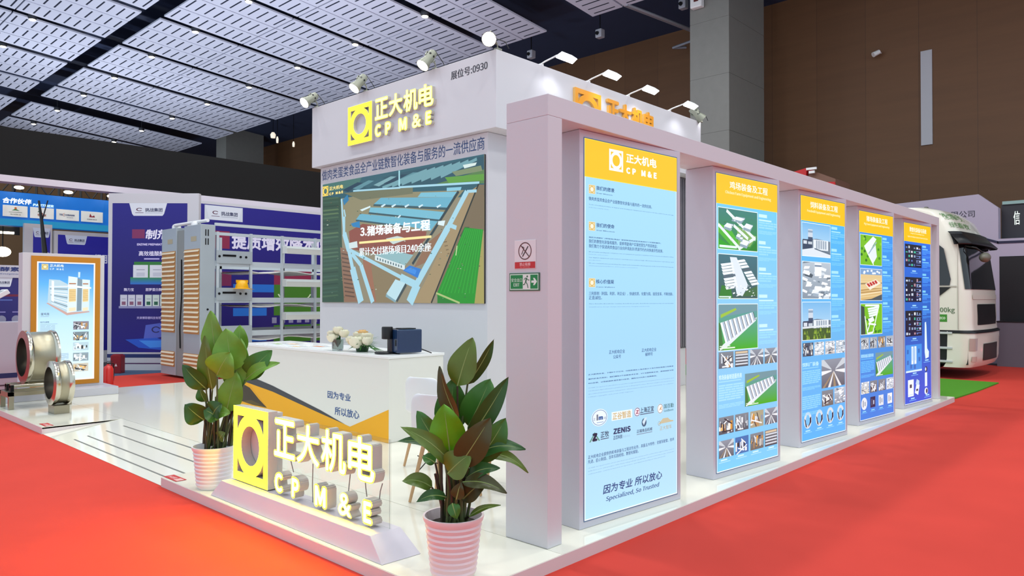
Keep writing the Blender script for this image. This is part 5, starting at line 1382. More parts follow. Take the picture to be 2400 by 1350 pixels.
# rails and tiers to the tower's side
m = MB()
for z in (3.12, 2.93): m.box(6.72, 10.6, 14.52, 14.57, z, z+.06, 0, TM)
for z in (2.30, 1.55, .86, .30): m.box(6.72, 10.6, 14.52, 14.56, z, z+.11, 0, TM)
for z in (2.30, 1.55, .86, .30): m.box(6.72, 10.6, 15.9, 15.94, z, z+.11, 0, TM)
m.build('rail', GALV2, mc)
for x in (6.74, 7.46, 8.18, 9.0, 9.8, 10.5):
    m = MB().box(x, x+.05, 14.50, 14.55, .0, 3.0, 0, TM).box(x, x+.05, 15.9, 15.95, .0, 3.0, 0, TM); m.build('upright', GALV2, mc)
for z in (2.38, 1.62):
    MB().box(6.73, 7.50, 14.485, 14.5, z-.02, z+.24, 0, TM).build('end_plate', GALV, mc)
    m = MB().box(6.86, 7.14, 14.475, 14.4849, z+.12, z+.16, 0, TM).build('plate_slot', DARK, mc)
    m = MB()
    for x in (6.79, 7.24, 7.36): m.lathe([(.001, .01), (.025, .01), (.025, 0)], 10, 0, TM @ Matrix.Translation((x, 14.4849, z+.12)) @ Matrix.Rotation(math.pi/2, 4, 'X'))
    m.build('bolt', DARK, mc)
MB().box(6.73, 7.50, 14.49, 14.505, .30, 1.08, 0, TM).build('end_plate', GALV, mc)
for z in (2.62, 1.9, 1.18):                       # feed troughs
    m = MB()
    pr = [(14.30, z+.10), (14.34, z), (14.46, z), (14.49, z+.16)]
    for (ya, za), (yb, zb) in zip(pr, pr[1:]):
        m.add([TM @ Vector(p) for p in ((8.2, ya, za), (10.6, ya, za), (10.6, yb, zb), (8.2, yb, zb))], [(0, 1, 2, 3)])
        m.add([TM @ Vector(p) for p in ((8.2, ya, za+.008), (10.6, ya, za+.008), (10.6, yb, zb+.008), (8.2, yb, zb+.008))], [(3, 2, 1, 0)])
    m.box(8.19, 8.205, 14.31, 14.49, z, z+.15, 0, TM)
    m.build('feed_trough', mat('trough_grey', '#dfe5e4', .4), mc)
for z in (2.2, 1.48, .78, .22):                       # manure belts sagging under the tiers
    m = MB(); n_ = 14
    for k in range(n_):
        xa, xb = 7.5+k*.22, 7.5+(k+1)*.22
        za, zb = z-.03*math.sin(k*1.1), z-.03*math.sin((k+1)*1.1)
        m.add([TM @ Vector(p) for p in ((xa, 14.56, za), (xb, 14.56, zb), (xb, 15.9, zb), (xa, 15.9, za), (xa, 14.56, za+.02), (xb, 14.56, zb+.02), (xb, 15.9, zb+.02), (xa, 15.9, za+.02))], [(0, 3, 2, 1), (4, 5, 6, 7), (0, 1, 5, 4), (3, 7, 6, 2)])
    m.build('belt', mat('belt_white', '#e9e9e6', .6), mc)
for zb in (.5, 1.1, 1.85, 2.6):
    m = MB()
    for k in range(16):
        x = 7.55+k*.19
        m.tube([TM @ Vector((x, 14.54, zb)), TM @ Vector((x, 14.54, zb+.0)), TM @ Vector((x, 15.88, zb+.02))], .005, 4)
    m.build('cage_floor', GALV2, mc)
hl = thing('safety_helmet', 'bright yellow safety helmet hung on the end of the cage machine', 'helmet', (6.86, 13.66, 1.80))
MB().lathe([(.001, .15), (.05, .145), (.095, .11), (.118, .05), (.125, 0)], 24).build('shell', mat('helmet_yellow', '#f3b400', .35), hl)
MB().lathe([(.125, 0), (.165, -.012), (.165, -.02), (.125, -.01)], 24).add([(.10, -.09, -.012), (.24, -.06, -.03), (.24, .06, -.03), (.10, .09, -.012)], [(0, 1, 2, 3)]).build('brim', mat('helmet_yellow', '#f3b400', .35), hl)
MB().box(-.12, .12, -.012, .012, .1, .155).build('ridge', mat('helmet_yellow', '#f3b400', .35), hl)
MB().tube([(0, .06, .02), (0, .10, .0)], .012, 6).build('hook', DARK, hl)

# ------------------------------------------------------------------ neighbouring purple stand
PUR, PUR2 = '#181068', '#1d1580'
PV = print_mat('purple_print', .10, .45)
def crest(a, cx, y1, w, h, col='#d6dbe6'):
    a.poly([(cx-w/2, y1), (cx-w*.42, y1-h*.85), (cx-w*.38, y1-h), (cx+w*.38, y1-h), (cx+w*.42, y1-h*.85), (cx+w/2, y1)], col)
    a.ring(cx-w*.23, y1-h*.5, w*.085, w*.03, '#5b2a44', 24, ry=h*.13, a0=30, a1=320); a.text('挑战集团', cx-w*.08, y1-h*.68, cx+w*.38, y1-h*.38, '#343a5e', .025); a.rect(cx-w*.34, y1-h*.78, cx-w*.12, y1-h*.74, '#6d4f6d'); a.rect(cx-w*.08, y1-h*.78, cx+w*.38, y1-h*.755, '#7d84a0')
def bags(a, x, y, w, h, cols, n=3):
    for k in range(n):
        a.rect(x+k*w/n, y, x+(k+.9)*w/n, y+h, cols[0]); a.rect(x+(k+.2)*w/n, y+h*.1, x+(k+.7)*w/n, y+h*.4, cols[1]); a.rect(x+(k+.2)*w/n, y+h*.6, x+(k+.7)*w/n, y+h*.65, '#8c93a8')
# board A: turned towards the aisle
ANG = YAW - math.pi/2
A0 = Vector((5.72, 17.6, 0))
pa = thing('exhibit_board', 'tall purple product board with white trim and a white logo crest beside the cage machine', 'exhibit board', A0, ANG)
MB().box(0, 2.0, 0, .12, 0, 3.92).build('board', WHITE, pa, bevel=.003)
a = Art(); w_, y0_, y1_ = 1.66, .40, 3.70
a.rect(.09, y0_, .09+w_, 1.6, PUR2, PUR); a.rect(.09, 1.6, .09+w_, y1_, PUR, PUR2); crest(a, .88, y1_, .84, .28)
a.rect(.53, 2.92, .81, 3.12, '#7d2a5c'); a.text('制剂', .83, 2.9, 1.35, 3.12, '#e9e6fa', .03, shear=.12); a.text('ENZYME PREPARATION', .64, 2.76, 1.3, 2.81, '#cfc8f0', .02)
a.text('高效植酸酶', .68, 2.53, 1.25, 2.64, '#e4e0f8', .02); a.rect(.8, 2.45, 1.14, 2.48, '#b9b2e6')
a.rect(.58, 2.02, 1.75, 2.40, '#2d7a35'); a.rect(.5, 1.9, 1.75, 2.06, '#2f6fd0', '#2f8a3c'); bags(a, .56, 2.05, 1.1, .28, ('#d9dee8', '#c3c9d8'), 3)
a.text('酶力宝', .36, 1.75, .58, 1.82, '#dcd8f6', .02); a.text('胆萝蛋白酶', .84, 1.75, 1.2, 1.82, '#dcd8f6', .02); bags(a, .28, 1.42, .52, .25, ('#cdd1df', '#8a5a74'), 3); bags(a, .83, 1.42, .5, .25, ('#c9dcd6', '#23624a'), 3); a.rect(.25, 1.37, .82, 1.42, '#8f93bd'); a.rect(.81, 1.37, 1.36, 1.42, '#8f93bd')
a.text('天津博菲德科技有限公司', .65, 1.13, 1.3, 1.19, '#b9b2e6', .02)
a.poly([(.8, .65), (1.25, .75), (1.32, .95), (1.2, 1.05), (.85, 1.0)], '#4f62c4'); a.ring(1.08, .9, .1, .03, '#20205a', 24, ry=.07, a0=20, a1=320); a.poly([(.4, .68), (1.1, .72), (1.4, .6), (1.2, .45), (.7, .5)], '#2156c9'); a.poly([(.7, .66), (1.3, .66), (1.35, .52), (.95, .5)], '#3d8bea')
a.build('graphic', PV, (0, 0, 0), X, Z, pa, lift=.002)
a = Art(); a.rect(0, .28, 1.95, .36, '#24326d'); a.rect(0, .14, 1.95, .165, '#5a3560'); a.build('stripe', PRINT, (0, 0, 0), X, Z, pa, lift=.002)
# board B: along the stand's front
pb2 = thing('exhibit_wall', 'long purple display wall with a white logo crest behind the cage machine', 'exhibit wall', (7.36, 17.5, 0))
MB().box(0, 6.0, 0, .12, 0, 3.95).build('board', WHITE, pb2, bevel=.003)
a = Art(); a.rect(.2, .3, 5.9, 3.88, PUR, PUR2); a.win(.4, 3.5, 1.5, 3.9); a.rect(.06, .02, .94, .9, '#cdd3de'); crest(a, .5, .9, .84, .85, '#d6dbe6'); a.win(0, 0, 1, 1)
a.rect(.1, 2.82, .55, 3.25, '#8a2348'); a.rect(.6, 2.82, 1.1, 3.25, '#8a2348'); a.text('提质增效降本促产', 1.15, 2.82, 4.3, 3.22, '#e2dff6', .035)
a.rect(.1, 1.9, 1.15, 2.25, '#74204f'); a.rect(1.2, 1.75, 2.3, 1.95, '#1d6fd0'); a.rect(2.3, 1.95, 3.4, 2.35, '#8a2348'); a.rect(1.2, 1.15, 2.1, 1.35, '#1d6fd0'); a.rect(2.3, 1.15, 4, 1.95, '#3d7a1f'); a.ring(2.9, 1.75, .5, .04, '#cfe3c2', 22, ry=.25, a0=190, a1=350)
a.rect(1.2, .5, 2.1, .75, '#1d6fd0'); a.rect(2.3, .45, 4, .9, '#3d7a1f')
for k in range(6): a.rect(2.25+k*.24, .95, 2.38+k*.24, 1.1, '#8d8fb0')
a.build('graphic', PV, (0, 0, 0), X, Z, pb2, lift=.002)
# black fascia over the stand
fs2 = thing('stand_fascia', 'long black fascia with a thin white lower edge over the purple stand', 'fascia', (6, 17.0, 3.9))
TF2 = L(fs2)
MB().box(0.5, 14, 17.68, 18.0, 4.105, 5.08, 0, TF2).build('banner', mat('black_cloth', '#060607', .9), fs2)
MB().box(0.5, 14, 17.67, 18.0, 3.965, 4.10, 0, TF2).build('lower_edge', mat('edge_pale', '#d8cfdb', .5), fs2)
for x in (.55, 13.8): MB().box(x, x+.15, 17.7, 17.95, 0, 3.964, 0, TF2).build('post', WHITE, fs2)
# blue partner header and the purple boards beneath
bh_ = thing('partner_header', 'bright blue partner header with four white logo plates under the lighting truss', 'header sign', (5.3, 20.0, 3.25))
TH = L(bh_)
MB().box(3.0, 8.0, 20.0, 20.3, 3.27, 4.05, 0, TH).build('panel', mat('header_blue', '#0f6fd0', .5, emit='#0f78d8', es=.25), bh_)
MB().box(3.0, 8.0, 19.99, 20.0, 3.27, 3.42, 0, TH).build('teal_band', mat('header_teal', '#1c8fc0', .5, emit='#1c9fd0', es=.2), bh_)
a = Art(); a.text('合作伙伴', 4.26, 3.78, 4.83, 3.91, '#eef8ff', .03, shear=.1); a.text('PARTNER', 4.86, 3.76, 5.29, 3.82, '#bfe4ff', .02, shear=.1); a.build('lettering', print_mat('lit_white', .9, .4), Vector((0, 20.0, 0))+TH.to_translation(), X, Z, bh_, lift=.003)
marks = [lambda a: (a.poly([(.17, .14), (.25, .19), (.33, .14), (.25, .15)], '#3f8f4e'), a.disc(.25, .2, .025, '#e07a3a', 12), a.rect(.12, .1, .38, .11, '#8d9a8d'), a.text('海阔牧业', .14, .04, .36, .07, '#5d6f5d')),
         lambda a: (a.poly([(.15, .15), (.2, .22), (.24, .15)], '#4b7d4a'), a.disc(.24, .12, .02, '#b0533c', 12), a.text('牧原', .15, .05, .33, .11, '#a0573f', .02)),
         lambda a: (a.text('TE', .06, .11, .14, .15, '#4d5a8c', .02), a.ring(.18, .13, .04, .008, '#c0412f', 20, a0=90, a1=270), a.text('CHBANK', .17, .11, .4, .15, '#4d5a8c', .02), a.text('天邦食品', .22, .06, .36, .085, '#7d88a8')),
         lambda a: (a.poly([(.18, .12), (.2, .21), (.24, .14), (.29, .17), (.31, .12)], '#a8263a'), a.text('双胞胎集团', .13, .05, .35, .08, '#54586a', .01))]
for k, x in enumerate((4.26, 4.80, 5.34, 5.875)):
    w_ = .49
    MB().box(x, x+w_, 19.975, 19.9895, 3.475, 3.735, 0, TH).build('logo_plate', mat('plate_white', '#eef2ee', .5, emit='#eef2ee', es=.15), bh_, bevel=.004)
    a = Art(); marks[k](a); a.build('partner_mark', PRINT, Vector((x, 19.974, 3.475))+TH.to_translation(), X, Z, bh_, lift=.001)
for x in (4.5, 5.5, 6.45):
    t = thing('header_lamp', {4.5: 'white lamp under the truss above the first partner plates', 5.5: 'bright white lamp under the truss above the third partner plate', 6.45: 'white lamp under the truss half hidden by the tall purple board'}[x], 'lamp', (x, 19.65, 4.12), 0, 'lamps over the partner header')
    MB().tube([(0, .37, -.065), (0, .3, .06), (0, .0, .03)], .012, 6).build('arm', DARK, t)
    MB().ball((0, 0, 0), .10, .06, .04).build('bulb', GLOW, t)
for (x0, x1, top, lab) in ((4.65, 5.22, 3.33, 'narrow purple board with a logo crest below the first partner plates'), (5.26, 6.6, 3.2, 'purple board with a white logo crest below the blue header')):
    t = thing('exhibit_board', lab, 'exhibit board', (x0, 19.95, 0))
    w_ = x1-x0
    MB().box(0, w_, -.12, 0-.01, 0, top).build('board', WHITE, t)
    a = Art(); a.rect(.18 if w_ < .8 else .08, .3, w_-.04, top-.09, PUR2, '#1d17a0'); crest(a, w_*.62 if w_ < .8 else .47, top-.09, .36 if w_ < .8 else .48, .22, '#cdd6ea')
    a.rect(w_*.3, 2.45, w_*.62, 2.65, '#6d2a6d'); a.text('饲料' if w_ < .8 else '饲用酶', w_*.66, 2.45, w_-.02, 2.68, '#dfe0f6', .03)
    a.build('graphic', PV, (0, -.12, 0), X, Z, t, lift=.002)
tr_ = thing('lighting_truss', 'dark box truss spanning above the blue partner header', 'truss', (5, 21.5, 4.2))
TT2 = L(tr_)
m = MB()
for z in (4.18, 4.55):
    for y in (21.3, 21.7): m.tube([TT2 @ Vector((0, y, z)), TT2 @ Vector((9, y, z))], .04, 6)
m.build('chord', DARK, tr_)
m = MB()
for k in range(18):
    x = k*.5
    m.tube([TT2 @ Vector((x, 21.3, 4.18)), TT2 @ Vector((x+.25, 21.3, 4.55))], .018, 5).tube([TT2 @ Vector((x+.25, 21.3, 4.55)), TT2 @ Vector((x+.5, 21.3, 4.18))], .018, 5).tube([TT2 @ Vector((x+.25, 21.3, 4.18)), TT2 @ Vector((x+.25, 21.3, 4.55))], .03, 6)
m.build('brace', mat('truss_grey', '#4a4541', .5, .5), tr_)
for x in (.2, 8.8): MB().box(x, x+.2, 21.4, 21.6, 0, 4.15, 0, TT2).build('tower_leg', DARK, tr_)
m = MB()
q0 = at(91, 470, 'Y', 16.6); q1 = at(98, 520, 'Y', 16.6); q2 = at(105, 590, 'Y', 16.6); q3 = Vector((q2.x, 16.6, 0))
m.tube([q0, q1, q2, q3], [.02, .03, .05, .05], 7).tube([at(112, 470, 'Y', 16.6), at(102, 505, 'Y', 16.6), q1], .012, 6)
o = m.build('hanging_cable', BLACK); tag(o, 'black bundled cables rising in a fork in front of the blue header', 'cable')
# far-off white stand at the very edge with ring lamps
lb = thing('exhibit_board', 'purple poster board with white title panel at the edge behind the white desk', 'exhibit board', (2.6, 15.2, 0))
MB().box(0, .92, 0, .06, 0, 1.95).build('board', mat('purple_board', '#2c2a72', .5), lb)
MB().box(0, .92, -.02, 0, 1.95, 2.17).build('title_panel', WHITE2, lb)
a = Art(); a.text('挑战®酵素', .2, 2.06, .9, 2.14, '#2b3a78', .03); a.text('PromoMEO-Enzyme', .2, 2.0, .88, 2.03, '#6d78a8', .01); a.build('lettering', PRINT, (0, -.02, 0), X, Z, lb, lift=.002)
a = Art(); a.rect(0, .7, .92, 1.95, '#2c2a72'); crest(a, .62, 1.95, .36, .16); a.rect(.4, 1.62, .9, 1.66, '#6d2440'); a.rect(.5, 1.55, .8, 1.57, '#5a70b8')
for k in range(4): a.disc(.2+k*.22, 1.22, .07, '#8f93ae', 16, ry=.07); a.rect(.14+k*.22, 1.34, .26+k*.22, 1.36, '#8a84c0')
bags(a, .1, .85, .8, .2, ('#8fb8b4', '#3f7d8a'), 4); a.build('graphic', PV, (0, 0, 0), X, Z, lb, lift=.002)
dk_ = thing('white_desk', 'white reception desk with navy stripes and dark characters at the edge behind the ring dies', 'desk', (2.3, 14.3, 0))
MB().box(0, 1.22, 0, .5, 0, 1.2).build('body', WHITE2, dk_, bevel=.004)
a = Art(); a.text('挑战', .98, .70, 1.21, .83, '#2c2a38', .02); a.text('CHALLENGE', .97, .63, 1.21, .655, '#6a6470', .01); a.rect(0, .28, 1.22, .36, '#2b3b70'); a.rect(0, .15, 1.22, .175, '#5a4a58'); a.build('lettering', PRINT, (0, 0, 0), X, Z, dk_, lift=.002)
ds = thing('sloped_display', 'white tilted display case on the white desk', 'display case', (2.95, 14.5, 1.2))
TD = Matrix.Rotation(math.radians(-32), 4, 'Y')
MB().box(-.45, .45, -.15, .2, .28, .36, 0, TD).build('case', WHITEPL, ds, bevel=.01)
MB().box(-.40, .40, -.12, .17, .361, .364, 0, TD).build('glass', mat('display_glass', '#a9bdb8', .1, coat=.5), ds)
MB().box(-.1, .1, -.05, .1, 0, .30).build('foot', WHITEPL, ds)
t = thing('ring_lamp', 'round bright lamp of the far stand at the picture edge', 'lamp', at(6, 590, 'Y', 24)); MB().ball((0, 0, 0), .2, .12, .14).build('globe', GLOW, t); MB().tube([(0, 0, .1), (0, 0, 1.2)], .015, 6).build('rod', DARK, t)
t = thing('tube_lamp', 'pair of white tube lamps on the far stand above the round lamp', 'lamp', at(8, 545, 'Y', 24.6)); MB().box(-.3, .25, -.03, .03, -.03, .03).build('tube', GLOW, t); MB().box(-.3, .25, -.03, .03, .2, .26).build('tube', GLOW, t); MB().box(-.4, .4, .03, .08, -.05, .9).build('rack', DARK, t)

# ------------------------------------------------------------------ white truck
tk = thing('truck', 'white heavy truck cab with dark sun visor standing beyond the portal frame', 'truck', (17.95, 3.17, 0), math.radians(-1.0))
TWH = mat('truck_white', '#e9e6d9', .25, coat=.5)
TGL = mat('truck_glass', '#14161a', .06, coat=.6)
TBK = mat('truck_black', '#121316', .4)
def tfront(z):                                   # how far the nose is set back at height z
    pts = [(.22, .10), (.35, .02), (.95, .0), (1.0, .06), (1.2, .05), (1.75, .07), (2.60, .18), (2.75, .21), (2.95, .28), (3.27, .44), (3.42, .62), (3.50, .88), (3.53, 1.3), (3.55, 2.2)]
    for (a_, b_), (c_, d_) in zip(pts, pts[1:]):
        if a_ <= z <= c_: return b_+(d_-b_)*(z-a_)/(c_-a_)
    return pts[-1][1]
def thalf(z): return 1.25 - (.0 if z < 1.8 else .10*(z-1.8)/1.66)
def tsec(z, off=0.0, n=7, ns=10, y1=2.3):
    """plan outline at height z from the near rear corner round the nose to the far rear corner"""
    y0 = tfront(z)-off; w = thalf(z)+off; r_ = min(.26, max(.05, y1-y0-.02))
    pts = [(-w, y1)]
    for k in range(1, ns): pts.append((-w, y1+(y0+r_-y1)*k/ns))
    for k in range(n+1):
        a_ = math.pi+math.pi/2*k/n; pts.append((-w+r_+r_*math.cos(a_), y0+r_+r_*math.sin(a_)))
    for k in range(1, 10):
        x = -w+r_+(2*w-2*r_)*k/10; pts.append((x, y0-.05*math.sin(math.pi*k/10)))
    for k in range(n+1):
        a_ = 1.5*math.pi+math.pi/2*k/n; pts.append((w-r_+r_*math.cos(a_), y0+r_+r_*math.sin(a_)))
    pts.append((w, y1))
    return pts
def tloft(name, zs, m_, i0=None, i1=None, off=0.0, close=False, par=tk, y1=2.3):
    b = MB(); secs = [tsec(z, off, y1=y1) for z in zs]; N = len(secs[0]); i0 = i0 or 0; i1 = N-1 if i1 is None else i1
    vs = [(x, y, z) for s_, z in zip(secs, zs) for x, y in s_[i0:i1+1]]; K = i1-i0+1
    fs = [(i*K+k, i*K+k+1, (i+1)*K+k+1, (i+1)*K+k) for i in range(len(zs)-1) for k in range(K-1)]
    b.add(vs, fs, 0, True)
    if close:
        b.add(vs[:K], [tuple(reversed(range(K)))]); b.add(vs[-K:], [tuple(range(K))])
        b.add([vs[i*K] for i in range(len(zs))] + [vs[i*K+K-1] for i in range(len(zs))], [(i, i+1, len(zs)+i+1, len(zs)+i) for i in range(len(zs)-1)])
    return b.build(name, m_, par)
zz = lambda a_, b_, n_: [a_+(b_-a_)*k/n_ for k in range(n_+1)]
tloft('cab', zz(.98, 1.75, 6)+zz(1.8, 2.6, 6)+zz(2.7, 3.27, 6)+[3.35, 3.42, 3.47, 3.50, 3.53, 3.55], TWH, close=True)
tloft('bumper', zz(.24, .96, 8), TWH, i0=9, i1=44-9+0, close=False)
MB().box(-1.2, 1.2, .12, 2.3, .3, .98).build('chassis', TBK, tk)
# outline indices: 0-9 near side, 10-17 near corner, 18-26 nose, 27-34 far corner
tloft('windscreen', zz(1.80, 2.72, 6), TGL, i0=13, i1=31, off=.012)
tloft('sun_visor', zz(2.70, 2.96, 4), TBK, i0=11, i1=33, off=.06)
m = MB(); vs = []
for z, o_ in ((2.97, .03), (2.84, .10), (2.72, .17), (2.69, .15)):
    s_ = tsec(z, o_)
    vs += [(x, y, z) for x, y in s_[11:34]]
m.add(vs, [(i*23+k, i*23+k+1, (i+1)*23+k+1, (i+1)*23+k) for i in range(3) for k in range(22)], 0, True); m.build('visor_blade', TBK, tk)
m = MB(); w = 1.255
m.prism([(1.60, 1.88), (.42, 1.88), (.40, 2.0), (.52, 2.62), (.66, 2.75), (1.60, 2.75)], 0, .014, 0, Matrix(((0, 0, -1, -1.249), (1, 0, 0, 0), (0, 1, 0, 0), (0, 0, 0, 1)))); m.build('side_window', TGL, tk)
m = MB().prism([(1.9, 1.84), (.40, 1.84), (.68, 1.60), (.98, 1.84)], 0, .02, 0, Matrix(((0, 0, -1, -1.25), (1, 0, 0, 0), (0, 1, 0, 0), (0, 0, 0, 1)))); m.build('door_trim', TBK, tk)
m = MB().box(-1.262, -1.25, .27, .283, 1.0, 2.7).box(-1.262, -1.25, .3, 1.9, 1.845, 1.87); m.build('door_seam', mat('seam_grey', '#b9b5aa', .5), tk)
a = Art(); a.text('8000kg', 0, 0, .40, .13, '#5f7a5a', .01); a.build('lettering', PRINT, (-1.251, .73, 1.31), -Y, Z, tk, lift=.003)
a = Art(); a.rect(0, 0, .28, .15, '#3f8f2e'); a.text('90-4ECO', .03, .05, .25, .1, '#dff0d6', .02); a.build('lettering', PRINT, (-1.251, .75, 1.145), -Y, Z, tk, lift=.002)
s1, s2 = tsec(3.0, .006), tsec(3.22, .006)
def wrap(body, s0, s1, z0, z1, col):
    """lettering that follows the curved roof fairing: s runs along the nose outline, z upwards"""
    vs, fs = textpoly(body, 0.0, 0, 2)
    xs = [v[0] for v in vs]; ys = [v[1] for v in vs]; P_ = []
    for v in vs:
        u_ = (v[0]-min(xs))/(max(xs)-min(xs)); z = z0+(v[1]-min(ys))/(max(ys)-min(ys))*(z1-z0)
        o_ = tsec(z, .012); q = s0+(s1-s0)*u_; k = min(int(q), len(o_)-2); f = q-k
        P_.append((o_[k][0]*(1-f)+o_[k+1][0]*f, o_[k][1]*(1-f)+o_[k+1][1]*f, z))
    me = bpy.data.meshes.new('roof_lettering'); me.from_pydata(P_, [], fs); me.update()
    return put('roof_lettering', me, mat('truck_green', '#4f8a4a', .5), tk)
wrap('德龙牵引', 12.5, 20.5, 3.22, 3.36, '')
wrap('绿色畜牧', 13.0, 21.0, 3.05, 3.17, '')
gm_ = MB(); vs = []
for z in (1.08, 1.2, 1.36, 1.5):
    s_ = tsec(z, .012); vs += [(x, y, z) for x, y in s_[18:27]]
gm_.add(vs, [(i*9+k, i*9+k+1, (i+1)*9+k+1, (i+1)*9+k) for i in range(3) for k in range(8)], 0, True); gm_.build('grille', TBK, tk)
gm_ = MB(); vs = []
for z in (.36, .5, .7): vs += [(x, y, z) for x, y in tsec(z, .012)[19:26]]
gm_.add(vs, [(i*7+k, i*7+k+1, (i+1)*7+k+1, (i+1)*7+k) for i in range(2) for k in range(6)], 0, True); gm_.build('lower_grille', TBK, tk)
for z0, z1, i0, i1, nm, mm in ((.58, .82, 13, 17, 'headlamp', mat('headlamp', '#b8a8a0', .1, coat=.8)), (.36, .46, 14, 17, 'fog_lamp', mat('fog_lamp', '#c9b0a6', .15, coat=.5)), (.58, .82, 27, 31, 'headlamp', mat('headlamp', '#b8a8a0', .1)), (.92, .975, 9, 35, 'gap_shadow', TBK), (1.6, 1.70, 16, 28, 'wiper_panel', TWH)):
    gm_ = MB(); vs = []; K = i1-i0+1
    for z in (z0, (z0+z1)/2, z1): vs += [(x, y, z) for x, y in tsec(z, .010)[i0:i1+1]]
    gm_.add(vs, [(i*K+k, i*K+k+1, (i+1)*K+k+1, (i+1)*K+k) for i in range(2) for k in range(K-1)], 0, True); gm_.build(nm, mm, tk)
for z in (.33, .60, .90):
    MB().box(-1.27, -1.2, .38, 1.9, z, z+.045).build('step', mat('step_grey', '#c7ccce', .4), tk, bevel=.006)
MB().box(-1.26, -1.21, .62, .82, .955, .985).build('marker_lamp', mat('marker_orange', '#c9854a', .4), tk)
m = MB(); m.tube([(-1.0, .3, 2.70), (-1.05, -.0, 2.62), (-.8, -.08, 2.52)], .018, 7); m.build('mirror_arm', TBK, tk)
MB().ball((-.75, -.09, 2.44), .2, .10, .10).build('front_mirror', mat('mirror_shell', '#77766a', .4), tk)
MB().lathe([(.001, .1), (.5, .1), (.52, .0), (.50, -.14), (.30, -.15), (.28, -.10), (.001, -.10)], 28, 0, Matrix.Translation((-1.02, 1.35, .52)) @ Matrix.Rotation(-math.pi/2, 4, 'Y')).build('wheel', mat('tyre', '#141414', .8), tk)
MB().lathe([(.001, .1), (.5, .1), (.52, .0), (.50, -.14), (.30, -.15), (.28, -.10), (.001, -.10)], 28, 0, Matrix.Translation((1.02, 1.35, .52)) @ Matrix.Rotation(math.pi/2, 4, 'Y')).build('wheel', mat('tyre', '#141414', .8), tk)
MB().box(-.5, -.42, 1.0, 1.08, 3.48, 3.58).build('roof_lamp', mat('roof_lamp', '#55554f', .4), tk, bevel=.02)

# ------------------------------------------------------------------ pale stand behind the truck
BW = mat('far_booth_grey', '#b3adc2', .6)
fb = thing('far_stand', 'pale lilac stand wall with cut corner and navy line behind the truck', 'stand', (21.5, 5, 0))
TFB = L(fb)
Mx = Matrix(((0, 0, 1, 0), (1, 0, 0, 0), (0, 1, 0, 0), (0, 0, 0, 1)))
MB().prism([(9.0, 0), (9.0, 4.05), (4.0, 4.25), (3.58, 3.88), (3.58, 3.10), (-2, 3.10), (-2, 0)], 21.5, 21.8, 0, TFB @ Mx).build('wall', BW, fb)
MB().prism([(3.56, 2.66), (-2, 2.66), (-2, .45), (3.56, .45)], 21.49, 21.499, 0, TFB @ Mx).build('dark_panel', mat('far_dark', '#111117', .5), fb)
a = Art(); a.text('有限公司', 0, 0, .72, .175, '#2b2b3a', .008); a.build('lettering', PRINT, Vector((21.5, 4.80, 3.68))+TFB.to_translation(), -Y, Z, fb, lift=.004)
m = MB()
for p, q in (((4.6, 3.28), (4.02, 3.14)), ((4.02, 3.14), (3.58, 2.98)), ((3.6, 2.98), (-2, 2.98))):
    m.add([TFB @ Vector(v_) for v_ in ((21.485, p[0], p[1]), (21.485, q[0], q[1]), (21.485, q[0], q[1]+.06), (21.485, p[0], p[1]+.06))], [(0, 1, 2, 3)])
m.build('navy_line', mat('line_navy', '#1d1d3f', .5), fb)
sg = thing('lit_header', 'dark header with glowing white characters over the far lilac stand', 'header sign', (22.0, 2, 3.1))
TSG = L(sg)
MB().box(21.9, 22.2, -3, 3.58, 3.12, 3.98, 0, TSG).build('panel', mat('far_header', '#2a2a33', .5), sg)
MB().box(21.85, 22.2, -3, 3.55, 3.98, 4.06, 0, TSG).build('top_edge', mat('edge_teal', '#8fb0ac', .5), sg)
MB().box(21.95, 22.2, -3, 3.58, 3.0, 3.12, 0, TSG).box(21.95, 22.15, 3.3, 3.55, 0, 3.0, 0, TSG).build('post', BW, sg)
a = Art(); a.text('信', .02, 0, .15, .34, '#eafff2', .008); a.text('立', .26, 0, .40, .34, '#eafff2', .008); a.text('科', .52, 0, .66, .34, '#eafff2', .008); a.build('lettering', print_mat('lit_white', .9, .4), Vector((21.89, 3.34, 3.46))+TSG.to_translation(), -Y, Z, sg, lift=.004)
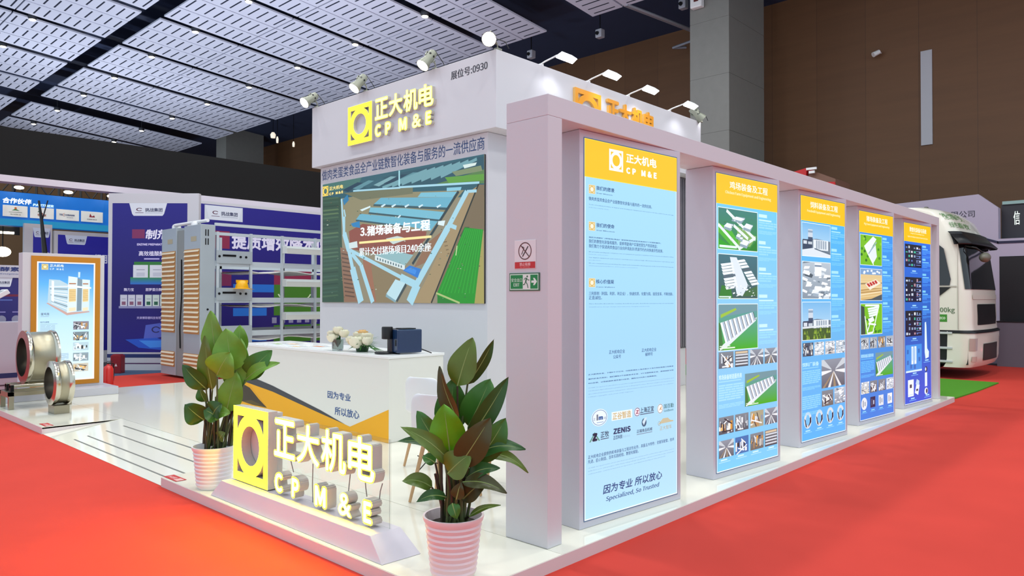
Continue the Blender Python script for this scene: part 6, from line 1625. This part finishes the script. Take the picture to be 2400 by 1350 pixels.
t = thing('grey_cabinet', 'grey cabinet standing in shade behind the truck nose', 'cabinet', (21.0, 3.1, 0)); MB().box(-.25, .25, -.4, .4, 0, 1.05).build('body', mat('cabinet_grey', '#6f6c78', .5), t); MB().box(-.26, .26, -.42, .42, 1.05, 1.08).build('top', TBK, t)
t = thing('grey_cabinet', 'low pale cabinet at the picture edge in front of the dark panel', 'cabinet', (20.8, 2.0, 0)); MB().box(-.25, .25, -.3, .35, 0, .75).build('body', mat('cabinet_pale', '#a8a59c', .5), t); MB().box(-.26, .26, -.31, .36, .75, .78).build('top', TBK, t)
t = thing('warning_light', 'small pink red lamp glowing on a thin post near the far dark floor', 'lamp', (19.9, 2.25, 0)); MB().tube([(0, 0, .0), (0, 0, .34)], .008, 6).build('post', DARK, t); MB().ball((0, 0, .37), .04).build('bulb', mat('pink_glow', '#ff6a80', .4, emit='#ff5a78', es=4), t)
rb = thing('red_canopy', 'red and white canopy top showing above the portal header before the wood wall', 'canopy', (20, 7.5, 4.8))
TRB = L(rb)
MB().prism([(8.4, 4.75), (7.75, 4.95), (7.72, 5.17), (8.4, 5.05)], 20.0, 20.5, 0, TRB @ Mx).build('red_panel', mat('canopy_red', '#c8161d', .5), rb)
MB().prism([(7.72, 4.75), (7.0, 4.65), (7.0, 4.80), (7.45, 5.02), (7.72, 5.1)], 20.1, 21.2, 0, TRB @ Mx).build('side', mat('canopy_brown', '#7d5a4a', .6), rb)
MB().prism([(7.05, 4.45), (6.95, 4.45), (7.0, 4.72), (7.3, 4.74)], 20.05, 20.08, 0, TRB @ Mx).build('hem', mat('canopy_red', '#c8161d', .5), rb)
MB().box(19.95, 20.0, 7.45, 7.72, 5.10, 5.16, 0, TRB).box(19.95, 20.0, 7.5, 7.65, 5.0, 5.07, 0, TRB).build('white_mark', WHITEPL, rb)
MB().tube([TRB @ Vector((20.3, 8.3, 0)), TRB @ Vector((20.3, 8.3, 4.8))], .05, 8).tube([TRB @ Vector((20.8, 7.2, 0)), TRB @ Vector((20.8, 7.2, 4.7))], .05, 8).build('pole', DARK, rb)

# tidy: the helper that shaped the letters is not part of the place
bpy.data.objects.remove(_fo)
